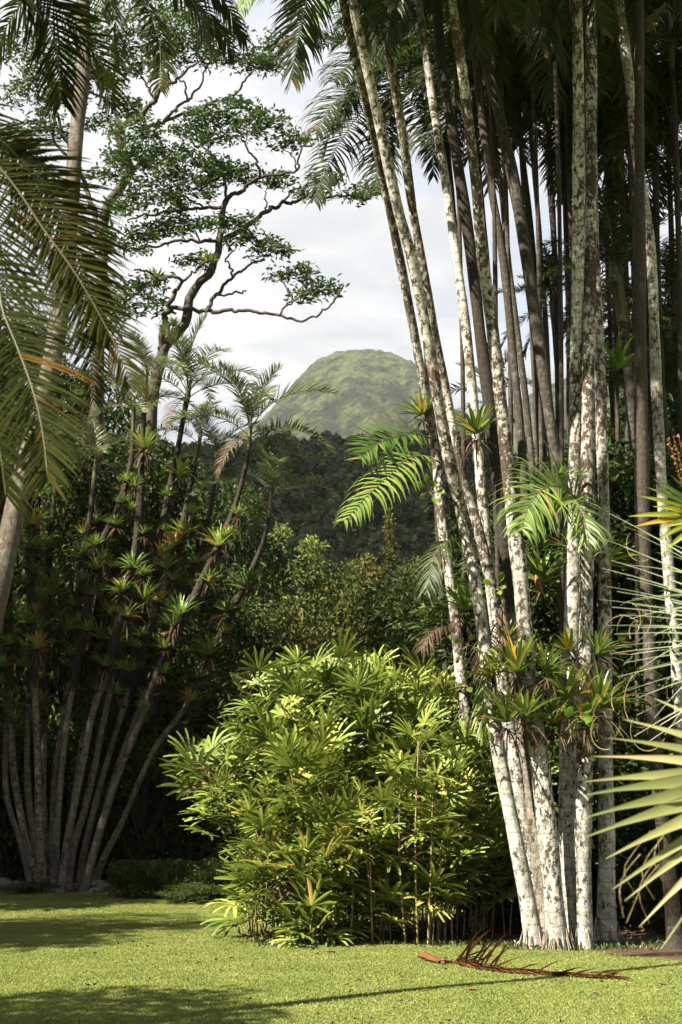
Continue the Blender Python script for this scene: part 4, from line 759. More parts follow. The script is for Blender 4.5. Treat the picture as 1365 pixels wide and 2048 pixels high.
def ladypalm(label, xr, yr, nc, seed, sil, lo=.42, group=None, nobj=290, base_py=1880, hfac=(.5, 1.0)):
    r_ = random.Random(seed); cx = P((xr[0] + xr[1]) / 2, base_py, sum(yr) / 2)
    t = thing('lady_palm', label, 'lady palm', (cx[0], sum(yr) / 2, float(gz(cx[0], sum(yr) / 2))), group); T = np.array(t.location)
    fans = []
    for c in range(nc):
        px = r_.uniform(*xr); y0_ = yr[0] + .9 * fbm(px / 45., 3.3, seed, 2) + .8 * max(0, (560 - px) / 90) + .9 * max(0, (px - 840) / 140) - .35; Y = y0_ + (yr[1] - y0_) * r_.random() ** 1.1; b = P(px, base_py, Y); b[2] = float(gz(b[0], Y))
        topz = P(px, np.interp(px, sil[:, 0], sil[:, 1]), Y)[2] - .18 - b[2]; front = (Y - yr[0]) / (yr[1] - yr[0])
        h = topz * (hfac[0] + (hfac[1] - hfac[0]) * min(1, front * .75 + r_.random() * .55)) ; h = max(h * (r_.uniform(.15, .5) if (r_.random() < .42 and front < .5 and px < 790) else 1), .22)
        lean = np.array([(px - 720) / 300 * .12 - max(0, 590 - px) / 95 * .34 * r_.random() + r_.gauss(0, .10), -.12 + r_.gauss(0, .08), 0]) * h
        tip = b + lean + [0, 0, h]; C_ = smooth_line([b - [0, 0, .05], b + lean * .3 + [0, 0, h * .5], tip], 9)
        mb = MB(); tube(mb, C_, np.linspace(.010, .006, 9) * r_.uniform(.7, 1.25), 6, .5); mb.build('cane', M['cane'], t)
        nl = r_.randint(8, 12); az = r_.random() * 6.28
        for k in range(nl):
            u = 1 - (k / nl) * min(.5, .55 / h) * (1 + r_.uniform(-.1, .1)); i = min(int(u * 8), 7); p = C_[i] + (C_[i + 1] - C_[i]) * (u * 8 - i)
            el = R(62 - 72 * k / nl + r_.uniform(-10, 10)); fans.append((p - T, (r_.uniform(-.5, .5), -el, az + k * 2.4 + r_.uniform(-.3, .3)), r_.uniform(.65, 1.15), r_.random() < .035))
    fans.sort(key=lambda q: q[0][1] - .35 * q[0][2])
    rest = MB()
    src = {}
    for i, (p, rot, s, dead) in enumerate(fans):
        me = (FAND if dead else FAN)[r_.randrange(2 if dead else 9)]
        if i < nobj: put('dead_leaf_fan' if dead else 'leaf_fan', me, t, tuple(p), rot, s)
        else:
            if me.name not in src:
                v = np.empty(len(me.vertices) * 3, np.float32); me.vertices.foreach_get('co', v); f = np.empty(len(me.loops), np.int32); me.loops.foreach_get('vertex_index', f)
                ti = np.empty(len(me.vertices), np.float32); me.attributes['tint'].data.foreach_get('value', ti)
                st = [(q.loop_start, q.loop_total) for q in me.polygons]; f4 = np.array([f[a:a + 4] for a, b_ in st if b_ == 4]); src[me.name] = (v.reshape(-1, 3), f4, ti)
            v, f4, ti = src[me.name]; Rm = np.array(Euler(rot).to_matrix()); rest.add(v @ Rm.T * s + p + T, f4, np.clip(ti + r_.uniform(-.12, .12), 0, .86) if not dead else ti, 1 if dead else 0)
    if rest.n: o = rest.build('leaf_mass', [M['rhapis'], M['dry']], t); o['kind'] = 'stuff'
    return t
TH = ladypalm('large sunlit lady palm thicket of finger leaves at the lawn edge', (495, 985), (17.7, 20.6), 136, 3, SIL, hfac=(.2, 1.0))
SIL2 = np.array([(560, 1370), (640, 1355), (720, 1345), (800, 1335), (900, 1340)], float)
ladypalm('shaded lady palm group rising behind the sunlit thicket', (600, 880), (21, 22.2), 26, 8, SIL2, nobj=150, hfac=(.85, 1.0))
SIL3 = np.array([(970, 1690), (1040, 1690)], float)
ladypalm('small young lady palm left of the leaning palm feet', (1000, 1022), (17.9, 18.1), 2, 9, SIL3, nobj=40, hfac=(.9, 1.0))

for (pb, pt, yt, Y_) in [(812, 800, 1560, 17.75), (836, 838, 1480, 17.7), (856, 866, 1590, 17.65), (745, 738, 1620, 17.8), (548, 540, 1600, 18.3), (905, 915, 1600, 18.2), (700, 690, 1640, 17.8)]:
    b = P(pb, 1890, Y_); b[2] = float(gz(b[0], Y_)) - .05; e = P(pt, yt, Y_ - .1); mb = MB(); tube(mb, smooth_line([b, (b + e) / 2 + rng.normal(size=3) * .03, e], 10), np.linspace(.014, .009, 10), 6, .5); mb.build('cane', M['cane'], TH)
    for k in range(7): put('leaf_fan', FAN[(k * 3) % 9], TH, tuple(e - np.array(TH.location) - [0, 0, .07 * k]), (rng.normal() * .3, -R(55 - 14 * k + 8 * rng.normal()), k * 2.4 + pb + rng.normal() * .3), .72 + .15 * rng.random())
# ------------------------------------------------------------------ low hedge
def hedge(label, x0, x1, yb, py_top, seed, h=None):
    a = P(x0, py_top, yb); b = P(x1, py_top, yb); g = float(gz(a[0], yb)); H = a[2] - g; mb = MB(); r_ = np.random.default_rng(seed)
    n = 26000; u = r_.random(n); c = np.stack([a[0] + (b[0] - a[0]) * u, yb + 0 * u, g + 0 * u], -1)
    th = r_.random(n) * np.pi; bump = .85 + .3 * fbm(u * 9, th * 1.2, seed, 3) * np.clip(np.minimum(u, 1 - u) * 12, .35, 1)
    rr_ = (.93 + .12 * r_.random(n)) * bump; q = np.stack([0 * th, -np.cos(th), np.sin(th)], -1)
    pos = c + np.stack([0 * th, -np.cos(th) * .75 * rr_, np.abs(np.sin(th)) ** .55 * H * .93 * rr_], -1); pos[:, 0] += r_.normal(size=n) * .06
    leaves(mb, pos, q * .8 + r_.normal(size=(n, 3)) * .5 + [0, 0, .3], .06, .035, np.clip(r_.normal(.5, .22, n), 0, 1), .1)
    t = thing('hedge', label, 'hedge', ((a[0] + b[0]) / 2, yb, g)); mb.build('foliage', M['hedge'], t, smooth=False)
    for k in range(14):
        x = a[0] + (b[0] - a[0]) * (k + .5) / 14; st = MB(); tube(st, smooth_line([(x, yb, g - .05), (x + .05, yb, g + H * .4), (x - .04, yb - .1, g + H * .75)], 5), .014, 5, .5); st.build('stem', M['branch'], t)
hedge('low clipped hedge in shade between the left clump and the lady palms', 232, 446, 27.6, 1722, 4)
wood_tree(372, 1768, 26.2, 'shrub', 0, .42, 'small leafy sprig shrub at the front foot of the low hedge')
wood_tree(55, 1765, 28.6, 'shrub', 0, .36, 'fern like tuft at the foot of the left palm clump')

# ------------------------------------------------------------------ the branching trees in the sky
def twig_tree(label, limbs, pads, Y, seed, base_w=.30, group=None):
    r_ = np.random.default_rng(seed); pm = PXM(Y)
    t0 = PL(limbs[0][0], Y)[0]; g = float(gz(t0[0], Y)); t = thing('broadleaf_tree', label, 'tree', (t0[0], Y, g))
    nodes = []; rads = []
    for li, (pts, w0, w1, dy, *_) in enumerate(limbs):
        W = PL(pts, (Y, Y + dy) if dy else Y)
        if dy and li: W = PL(pts, list(Y + np.linspace(limbs[li][4] if len(limbs[li]) > 4 else 0, dy, len(pts))))
        n = max(8, len(pts) * 6); C_ = smooth_line(W, n); wob = np.stack([fbm(np.arange(n) * .45, np.full(n, li * 3.1), s, 3) - .5 for s in (1, 2, 3)], -1) * pm * 16 * np.clip(np.arange(n) / 4, 0, 1)[:, None] * np.clip((n - 1 - np.arange(n)) / 3, 0, 1)[:, None]
        C_ = C_ + wob * (0.3 if li == 0 else 1)
        rad = np.linspace(w0, w1, n) * pm / 2; mb = MB(); 
        if li == 0: C_ = np.vstack([[C_[0][0] - .3, C_[0][1], g - .1], C_]); rad = np.concatenate([[rad[0] * 1.3], rad])
        tube(mb, C_, rad * (1 + .12 * (vnoise(np.arange(len(C_)) * .9, np.full(len(C_), li * 1.), 4) - .5)), 9, .5, 0, True, .06); mb.build('trunk' if li == 0 else 'branch', M['branch'], t)
        nodes.append(C_[2:]); rads.append(rad[2:])
    nodes = np.vstack(nodes); rads = np.concatenate(rads)
    tw = MB(); fo = MB(); cl = []
    for (cx, cy, rx, ry) in pads:
        k = int(rx * ry / 58) + 6; a = r_.random(k) * 6.283; q = np.sqrt(r_.random(k)); 
        for u, v in zip(q * np.cos(a), q * np.sin(a)):
            dep = r_.normal() * rx * pm * .45; p = P(cx + u * rx, cy + v * ry * .8 + abs(u) ** 2 * ry * .4, Y + dep); cl.append(p)
    cl = np.array(cl); 
    # grow wiggly twigs out from the limbs, nearest clusters first, each joining what has already grown
    dist = np.min(np.linalg.norm(cl[:, None] - nodes[None, ::2], axis=2), axis=1); order = np.argsort(dist)
    NN = np.zeros((len(nodes) + len(cl) * 4, 3)); NR = np.zeros(len(NN)); NN[:len(nodes)] = nodes; NR[:len(nodes)] = rads; m_ = len(nodes)
    for i in order:
        p = cl[i]; dd = NN[:m_] - p; sc_ = np.linalg.norm(dd, axis=1) + np.where(dd[:, 2] > 0, dd[:, 2] * 1.2, 0); j = int(np.argmin(sc_)); a = NN[j]; ln = np.linalg.norm(p - a)
        mid = (a + p) / 2 + r_.normal(size=3) * ln * .13 - [0, 0, ln * .08]; C_ = smooth_line([a, a * .6 + mid * .4 + r_.normal(size=3) * ln * .06, mid, p], 6); r0 = min(max(.006 + .012 * ln, .006), max(NR[j] * .8, .005), .03)
        tube(tw, C_, np.linspace(r0, .004, 6), 4, .4, 0, False); NN[m_:m_ + 4] = C_[2:6]; NR[m_:m_ + 4] = np.linspace(r0, .004, 6)[2:6]; m_ += 4
    tw.build('twigs', M['branch'], t)['kind'] = 'stuff'
    k = 13; n = len(cl) * k; c = np.repeat(cl, k, 0) + r_.normal(size=(n, 3)) * [.13, .13, .06]; d = r_.normal(size=(n, 3)) * [1, 1, .55] + [0, 0, .25]
    leaves(fo, c, d, .17, .062, np.clip(np.repeat(r_.normal(.5, .18, len(cl)), k) + r_.normal(size=n) * .1, 0, 1), .15)
    fo.build('foliage', M['tree_leaf'], t, smooth=False)['kind'] = 'stuff'
    return t, cl
T1 = [
 ([(296, 1100), (300, 860), (320, 727), (340, 682), (370, 647), (380, 597), (396, 567), (420, 547), (433, 512), (440, 478), (446, 420), (456, 395)], 34, 12, .01),
 ([(323, 700), (328, 652), (340, 612), (350, 580), (366, 562)], 17, 7, -.8, 0),
 ([(366, 562), (345, 552), (320, 558), (300, 545), (268, 540)], 7, 4, -1.2, -.8), ([(366, 562), (385, 550), (402, 530), (420, 520)], 6, 3, -1, -.8),
 ([(345, 614), (385, 620), (450, 624), (500, 621), (560, 634), (600, 641), (640, 629), (663, 609), (677, 592), (688, 570)], 10, 3, -1.5, -.2),
 ([(558, 632), (575, 610), (590, 600), (577, 580), (563, 562), (550, 545)], 5, 2, -1, -1), ([(590, 600), (612, 585), (630, 575), (650, 560)], 4, 2, -1.4, -1), ([(655, 617), (668, 600), (662, 585)], 3, 2, -1.4, -1.3),
 ([(413, 620), (435, 587), (460, 557), (500, 532), (530, 520)], 9, 4, .8, 0), ([(435, 590), (460, 585), (493, 582)], 5, 4, 0, .3), ([(466, 553), (462, 530), (455, 515), (470, 500)], 5, 3, .6, .5),
 ([(440, 482), (470, 470), (500, 445), (530, 425), (560, 410), (600, 398), (635, 393), (665, 395), (700, 392), (752, 390)], 13, 3, 1.5, 0),
 ([(533, 422), (533, 400), (530, 382)], 4, 2, .6, .5), ([(560, 410), (580, 385), (610, 375), (640, 368)], 5, 2, 1.2, .7),
 ([(455, 396), (490, 375), (520, 355), (565, 345), (593, 340), (597, 312), (620, 280)], 10, 3, -1, 0), ([(520, 355), (515, 325), (500, 302), (482, 275)], 6, 3, -1.2, -.4), ([(593, 340), (585, 315), (570, 300)], 4, 2, -1, -.8),
 ([(452, 392), (446, 350), (430, 318), (417, 298), (392, 280)], 7, 3, .8, 0), ([(417, 298), (435, 270), (430, 250)], 4, 2, .8, .6),
 ([(442, 415), (410, 418), (370, 420), (340, 425), (300, 430), (255, 440)], 8, 4, 1.3, 0), ([(410, 418), (385, 400), (350, 390), (320, 375)], 5, 2, 1, .4),
 ([(440, 482), (400, 482), (350, 483), (300, 492), (252, 500)], 8, 4, -1, 0), ([(400, 482), (385, 455), (355, 445)], 4, 2, -.8, -.4),
 ([(352, 742), (366, 715), (380, 700), (383, 688), (374, 678)], 7, 3, -.5, -.3),
]
PADS1 = [(410, 235, 55, 26), (470, 215, 60, 28), (520, 245, 70, 26), (580, 280, 50, 22), (435, 275, 50, 18), (385, 325, 75, 38), (300, 300, 80, 36), (250, 330, 60, 40), (345, 372, 90, 34), (440, 345, 50, 28), (490, 345, 40, 22), (300, 400, 80, 36), (560, 360, 30, 16), (500, 480, 50, 22), (545, 500, 45, 18), (470, 440, 40, 14), (400, 445, 80, 16), (330, 455, 70, 26), (590, 545, 48, 18), (645, 575, 36, 20), (600, 590, 30, 14), (270, 600, 65, 42), (300, 560, 30, 20), (385, 520, 26, 14), (655, 352, 32, 18), (625, 385, 32, 14), (740, 378, 34, 16), (705, 392, 24, 8), (240, 480, 60, 40), (260, 250, 50, 26), (375, 262, 34, 16)]
T2 = [
 ([(190, 1100), (196, 700), (205, 540), (212, 425), (240, 378), (264, 338)], 34, 20, .01),
 ([(264, 338), (300, 318), (330, 300)], 12, 6, .8, 0), ([(264, 340), (245, 300), (240, 262), (262, 245), (282, 234), (300, 214), (312, 198), (324, 178), (345, 165), (362, 152), (376, 135), (400, 122)], 20, 4, -.8, 0),
 ([(282, 258), (305, 253), (325, 245), (340, 230), (355, 215), (390, 186), (405, 160), (410, 130)], 9, 3, .8, -.3), ([(330, 242), (365, 228), (395, 218), (435, 205), (475, 185), (495, 157), (515, 135), (540, 108)], 8, 3, 1.4, .2),
 ([(240, 262), (232, 225), (215, 200), (185, 185), (160, 180)], 9, 4, 1, -.2), ([(312, 198), (300, 180), (290, 160), (275, 140)], 6, 3, -.8, -.5), ([(324, 178), (335, 150), (330, 125), (320, 95)], 6, 3, -1.4, -.6), ([(375, 200), (370, 170), (358, 158)], 5, 3, 1, .6),
 ([(206, 480), (180, 400), (150, 330), (110, 290), (70, 270)], 14, 5, 1.5, 0), ([(150, 330), (120, 240), (110, 180), (90, 150)], 9, 4, 1.5, .9), ([(110, 290), (100, 200), (60, 160), (30, 130)], 6, 3, 1.5, 1), ([(233, 232), (225, 180), (240, 120), (255, 70)], 8, 3, 1, 0),
]
PADS2 = [(525, 105, 40, 24), (555, 80, 34, 18), (545, 130, 34, 16), (495, 125, 34, 16), (440, 112, 50, 24), (380, 95, 60, 34), (320, 110, 60, 30), (290, 70, 70, 40), (235, 130, 50, 36), (245, 205, 36, 20), (265, 225, 26, 14), (380, 50, 70, 34), (180, 150, 50, 36), (110, 120, 70, 40), (60, 180, 60, 40), (40, 90, 60, 40), (90, 250, 60, 34), (30, 290, 50, 36), (170, 60, 60, 40), (225, 165, 26, 14), (130, 190, 46, 24), (450, 60, 50, 26), (300, 20, 90, 34), (200, 240, 30, 20), (60, 350, 60, 40)]
tt1, cl1 = twig_tree('open branching tree with a long bare low bough reaching right under the sky', T1, PADS1, 33.0, 21)
twig_tree('taller branching tree behind, spreading at the upper left', T2, PADS2, 36.0, 22)
for k, (px, py, s, lab) in enumerate([(412, 525, .9, 'dark bromeliad tuft at the fork of the branching tree'), (312, 562, .8, 'bromeliad perched on the left bough of the branching tree'), (348, 652, .7, 'lower dark bromeliad on the trunk of the branching tree'), (340, 672, .5, 'smallest bromeliad tuft under the fork of the branching tree')]):
    b = thing('bromeliad', lab, 'bromeliad', P(px, py, 32.6), 'bromeliads in the branching tree'); put('rosette', ROS[k], b, (0, 0, 0), (.1, .2, k), s * 1.1); put('dead_leaves', SKT[k % 4], b, (0, 0, -.04), (0, 0, k), s)

# ------------------------------------------------------------------ near palms on the left
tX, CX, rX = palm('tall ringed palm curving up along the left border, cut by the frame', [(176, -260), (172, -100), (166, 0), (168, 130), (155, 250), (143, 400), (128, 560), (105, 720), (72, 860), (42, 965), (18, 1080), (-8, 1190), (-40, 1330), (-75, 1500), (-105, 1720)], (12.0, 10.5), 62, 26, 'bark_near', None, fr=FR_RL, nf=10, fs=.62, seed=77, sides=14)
base = P(-420, 1900, 6.0); zt = P(-260, 60, 6.0)
tZ = thing('palm_tree', 'near palm outside the left border whose big olive fronds hang into the picture', 'palm tree', (base[0], 6.0, 0))
mb = MB(); tube(mb, smooth_line([(base[0], 6.0, -.1), (base[0] + .1, 6.0, zt[2] * .5), (zt[0] - .15, 6.0, zt[2] - .3)], 20), np.linspace(.11, .075, 20), 12, .5, 0, True, .05); mb.build('trunk', M['bark_near'], tZ)
NEAR = [
 ([(-260, 150), (-120, 190), (0, 280), (35, 315), (68, 352), (104, 400), (135, 455), (162, 520), (186, 600), (196, 680)], (6.1, 6.6), .38, 84, .013, .42, .45, 'olive frond sweeping across the left border'),
 ([(-260, 330), (-100, 420), (-10, 560), (5, 620), (30, 682), (55, 747), (75, 812), (88, 880), (96, 960)], (6.0, 5.6), .40, 80, .013, .42, .5, 'lowest large olive frond with long hanging leaflets'),
 ([(-260, 330), (-140, 520), (-60, 680), (-20, 800), (0, 900), (12, 990)], (6.0, 5.9), .40, 62, .013, .4, .45, None),
 ([(-260, 200), (-100, 210), (10, 290), (80, 370), (130, 470), (160, 580), (180, 700), (188, 800)], (6.3, 6.7), .30, 64, .011, .4, .5, None),
 ([(-260, 230), (-90, 250), (20, 360), (85, 455), (150, 545), (205, 640), (246, 720), (262, 770)], (6.1, 6.0), .32, 60, .011, .45, .8, 'frond with orange edged leaflets'),
 ([(-260, 60), (-80, 150), (-20, 330), (0, 480), (8, 600), (10, 720)], (6.2, 6.3), .40, 62, .013, .45, .4, None),
 ([(-260, 20), (-100, -60), (20, -60), (70, -10), (104, 60), (118, 140), (122, 200)], (6.4, 6.9), .38, 54, .015, .5, .3, None),
 ([(-260, 20), (-60, -110), (60, -60), (120, 20), (170, 70), (205, 130), (222, 200)], (6.5, 7.3), .36, 54, .014, .4, .3, None),
]
for i, (pts, Y, L_, n, wd, dr, ti, lab) in enumerate(NEAR):
    px_frond(tZ, pts, Y, M['palm_near'], L_, n, wd, dr, tint=ti, u0=.34, lift=.12, rr=.009, a0=.55, a1=1.15, old=.03 if i != 4 else .1, split=(i in (0, 1)), label=lab, fold=.3, jit=.08, up=(.25, -1, .35))
px_frond(tX, [(176, -260), (230, -120), (275, -20), (305, 35), (320, 95), (322, 140), (318, 178)], (12, 11.4), M['palm_near'], .4, 50, .028, 1.0, tint=.45, u0=.3, lift=.05, fold=.3)
px_frond(tX, [(176, -260), (290, -190), (390, -60), (440, -10), (470, 40), (492, 78)], (12, 12.4), M['palm'], .42, 60, .026, 1.6, tint=.35, u0=.25, lift=.05)
px_frond(tX, [(176, -260), (200, -200), (300, -90), (390, 0), (440, 60), (468, 110)], (12, 12.8), M['palm'], .4, 54, .026, 1.5, tint=.3, u0=.25, lift=.05)
px_frond(tX, [(176, -260), (300, -150), (360, -40), (400, 30), (425, 100)], (12, 12.2), M['palm'], .4, 50, .026, 1.3, tint=.4, u0=.25, lift=.05)
px_frond(tX, [(176, -260), (130, -140), (60, -20), (10, 60), (-20, 150)], (12, 12.2), M['palm'], .42, 50, .026, 1.3, tint=.3, u0=.2, lift=.05)
px_frond(tX, [(170, -240), (190, -100), (215, -20), (235, 60), (240, 130)], (12, 11.8), M['palm'], .36, 44, .026, 1.3, tint=.5, u0=.2, lift=.05)

# ------------------------------------------------------------------ near plants at the right border
def fan_palm(label, hub, Y, segs, m, prof, wd, name='fan_palm', stem=True, droop=.25, tint=.55, fold=.3, back=1.0, foot=None):
    h = P(hub[0], hub[1], Y); g = float(gz(h[0], Y)); t = thing(name, label, 'fan palm', (h[0] + .25, Y + .3, g))
    f = MB(); tube(f, smooth_line([(h[0] + .25, Y + .3, g - .05), (h[0] + .3, Y + .3, h[2] * .5), (h[0] + .02, Y, h[2])], 12), np.linspace(.03, .014, 12), 8, .5); f.build('leaf_stalk', M['crownshaft'], t)
    for (tx, ty, dY, s) in segs:
        e = P(tx, ty, Y + dY); d = e - h; ln = np.linalg.norm(d); d = norm(d + [0, 0, ln * droop * .42]) 
        straps(None, [h], [d], ln * 1.04, wd * s, droop, prof, np.array([[.1, .35 * back, 1.]]) if prof == 'blade' else np.array([[.1, .8 + .3 * rng.normal(), .9]]), fold, np.clip(tint + rng.normal() * .14, .1, 1), split=lambda one, i: blade_obj(one, t, m))
    return t, h
def blade_obj(one, t, m):
    o = bpy.data.objects.new('blade', one.mesh('blade', m, t.location[:])); C.objects.link(o); o.parent = t
fan_palm('large yellow green fan leaf with long split blades at the lower right border', (1600, 1552), 5.2, [(1233, 1476, .1, .8), (1203, 1511, .05, .8), (1183, 1560, 0, 1), (1182, 1586, -.05, 1.1), (1181, 1630, -.08, 1.15), (1182, 1668, -.1, 1.1), (1226, 1708, -.12, 1.1), (1238, 1768, -.1, 1.0), (1262, 1790, -.1, .9), (1290, 1840, -.1, .9), (1330, 1885, -.05, .8), (1375, 1900, 0, .8), (1260, 1440, .2, .8), (1320, 1400, .25, .8)], M['fan'], 'blade', .066, droop=.10, tint=.62)
seg = [(1238, 1030, .3, 1), (1218, 1075, .2, 1), (1222, 1135, .1, .9), (1240, 1120, .3, 1), (1232, 1170, 0, 1), (1218, 1195, .1, 1), (1250, 1180, .3, 1), (1232, 1245, 0, .8), (1255, 1225, .25, 1), (1245, 1262, 0, 1), (1252, 1285, .1, .9), (1235, 1300, .3, .8), (1262, 1318, 0, 1), (1250, 1345, .2, 1), (1268, 1372, .1, .9), (1290, 1385, 0, 1), (1285, 1420, .3, .8), (1280, 1460, 0, .9), (1310, 1470, .2, .8), (1265, 1095, .4, 1), (1290, 1070, .4, 1), (1300, 1110, .1, 1.1), (1270, 1155, .4, 1.1), (1280, 1205, -.1, 1.1), (1290, 1250, .2, 1.1), (1275, 1302, .3, 1), (1300, 1330, -.1, 1), (1240, 1210, .35, .8), (1270, 1245, -.2, .8), (1330, 1440, .2, 1)]
fan_palm('grey green fan palm of thin curling blades at the right border', (1640, 1290), 7.4, seg, M['thin'], 'thread', .075, droop=.10, tint=.55)
fan_palm('second thin bladed fan leaf tucked behind the grey green fan at the right border', (1560, 1200), 8.2, [(x + 25, y + rng.normal() * 18, 0, 1) for x, y, _, _ in seg[::3]], M['thin'], 'thread', .07, droop=.14, tint=.4)
# curling threads hanging off the blade tips
t = thing('vine', 'tangle of thin curling tendrils hanging before the dark wood', 'vine', P(1220, 1300, 8.2))
for k in range(16):
    x, y = rng.uniform(1195, 1330), rng.uniform(1080, 1480); r0 = rng.uniform(20, 60); a0 = rng.random() * 6.28; sg = 1 if rng.random() < .5 else -1
    th = a0 + sg * np.linspace(0, rng.uniform(1.5, 4.2), 12); rr_ = np.linspace(r0, r0 * .6, 12)
    mb = MB(); tube(mb, np.array([P(x + rr_[i] * math.cos(th[i]), y + rr_[i] * 1.3 * math.sin(th[i]), 8.2 + .02 * i) for i in range(12)]), np.linspace(.0022, .001, 12), 4, .5); mb.build('tendril', M['cane'], t)
for k in range(6):
    x, y = rng.uniform(1235, 1310), rng.uniform(1700, 1790); mb = MB()
    tube(mb, smooth_line([P(x + 40, y - 60, 5.4), P(x + 8, y - 20, 5.35), P(x - 5 + rng.normal() * 6, y + 20, 5.3), P(x + rng.normal() * 14, y + rng.uniform(40, 80), 5.3)], 9), np.linspace(.0016, .0008, 9), 4, .5); mb.build('tendril', M['cane'], t)
# strap leaved plant with yellow leaves
p = P(1420, 1035, 9); t = thing('dracaena', 'strap leaved plant with green and yellow leaves at the right border', 'plant', (p[0], 9, float(gz(p[0], 9))))
mb = MB(); tube(mb, smooth_line([(p[0], 9, -.05), (p[0] + .05, 9, p[2] * .5), tuple(p)], 12), .02, 8, .5); mb.build('stem', M['cane'], t)
for (tx, ty, w_, ti) in [(1345, 960, .9, .45), (1310, 968, 1, .4), (1298, 985, .9, .5), (1320, 985, 1, .35), (1285, 1003, .9, .75), (1312, 1022, 1, .88), (1266, 1044, .9, .86), (1300, 1040, 1, .8), (1280, 1062, .8, 1.0), (1330, 1062, 1, .9), (1325, 1085, .9, .8), (1345, 1100, .9, .7), (1370, 940, 1, .45), (1400, 930, 1, .4), (1350, 1000, 1, .5), (1360, 1020, 1, .6), (1330, 1110, .7, .75)]:
    e = P(tx, ty, 8.8); d = e - p; ln = np.linalg.norm(d); straps(None, [p], [norm(d + [0, 0, ln * .12])], ln * 1.05, .05 * w_, .2, 'strap', np.array([[.2, .5, 1.]]), .3, ti, split=lambda one, i: leaf_obj(one, t, M['croton']))
t = thing('flower_spike', 'orange seed spike standing above the yellow strap leaves', 'flower spike', P(1390, 1060, 9.4))
for j in range(3):
    mb = MB(); C_ = smooth_line([P(1385, 1040, 9.4), P(1362 + j * 8, 960, 9.4), P(1338 + j * 10, 880 - j * 4, 9.4)], 22); tube(mb, C_, .003, 4, .5); mb.build('stalk', M['rust'], t)
    mb = MB(); n = 60; k = rng.integers(8, 22, n); leaves(mb, C_[k], rng.normal(size=(n, 3)), .02, .012, .8, 0); mb.build('seeds', M['rust'], t)['kind'] = 'stuff'

# ------------------------------------------------------------------ fallen frond on the lawn
def G(px, py):                                       # point of the lawn seen at (px, py)
    Y = 15.
    for _ in range(12):
        q = P(px, py, Y); Y += (q[2] - float(gz(q[0], Y))) * Y / 1.75 * .9
    return P(px, py, Y)
fr_pts = [G(905, 1929), G(960, 1940), G(1020, 1948), G(1090, 1953), G(1150, 1957), G(1200, 1960), G(1235, 1962)]
t = thing('fallen_frond', 'rust red fallen palm frond lying on the lawn before the palms', 'palm frond', fr_pts[0]); lift_ = np.array([0, 0, .035])
ra = smooth_line(np.array(fr_pts) + lift_, 30); mb = MB(); tube(mb, ra, np.linspace(.012, .004, 30), 6, .5); mb.build('rachis', M['rust'], t)
a, b = G(847, 1919) + [0, 0, .07], G(886, 1932) + [0, 0, .055]; mb = MB(); ax = norm(b - a); uu = norm(np.cross(ax, [0, 0, 1.])); vv_ = np.cross(uu, ax); rows = []
for k in range(9):
    s = k / 8; c_ = a * (1 - s) + b * s
    for j in range(12): th = -1.2 + j / 11 * 5.6; r0 = .064 * (1 - .3 * s) * (1 - .35 * j / 11) * (1 + .12 * rng.normal()); rows.append(c_ + ax * (.03 * rng.normal() if k in (0, 8) else 0) + uu * math.cos(th) * r0 * 1.15 + vv_ * math.sin(th) * r0 * .62 - [0, 0, .018])
v = np.array(rows); f = [[k * 12 + j, k * 12 + j + 1, k * 12 + j + 13, k * 12 + j + 12] for k in range(8) for j in range(11)]; mb.add(v, f, .45); mb.build('sheath', M['rust'], t)
mb = MB(); tube(mb, smooth_line([b, (b + ra[0]) / 2 + [0, 0, -.01], ra[0]], 6), [.03, .022, .016, .014, .013, .012], 7, .5); mb.build('leaf_stalk', M['rust'], t)
frnd = bpy.data.objects
def rust_leaf(i, side, up_, ln, ti):
    p0 = ra[i]; tg = norm(ra[min(i + 1, 29)] - ra[i - 1]); sd_ = np.cross(tg, [0, 0, 1.]); d = tg * (.62 if up_ > .2 else 1.5) + sd_ * side + np.array([0, 0, up_])
    straps(None, [p0], [d], ln, .042, .35 if up_ > .3 else .12, 'leaflet', None, .45, ti, split=lambda one, k: leaflet2(one, t))
def leaflet2(one, t):
    o = bpy.data.objects.new('leaflet', one.mesh('leaflet', M['rust'], t.location[:])); C.objects.link(o); o.parent = t
for i in range(1, 29):
    big = 1 if i < 12 else 0
    rust_leaf(i, -.25 + rng.normal() * .2, (.75 if big else .12) + rng.normal() * .12, (.52 if big else .38) * (1 - i / 60) * rng.uniform(.8, 1.1), rng.uniform(.2, .7))
    rust_leaf(i, -.5 + rng.normal() * .2, (.4 if big else .05) * rng.random() + .03, .36 * (1 - i / 60), rng.uniform(.3, .85))
    rust_leaf(i, .35, .02, .44 * (1 - i / 50), rng.uniform(.2, .8)); rust_leaf(i, -.15, .1 * rng.random(), .5 * (1 - i / 50), rng.uniform(.1, .9)); rust_leaf(i, .6 * (rng.random() - .5), .14 * rng.random(), .45 * (1 - i / 50), rng.uniform(.1, .9))
    if i % 2: rust_leaf(i, -.2, .25 * rng.random(), .4 * (1 - i / 60), rng.uniform(.1, .6))
straps(None, [ra[11]], [ra[18] - ra[11] + np.array([0, 0, .22])], .5, .03, .05, 'leaflet', None, .3, .9, split=lambda one, k: leaflet2(one, t))

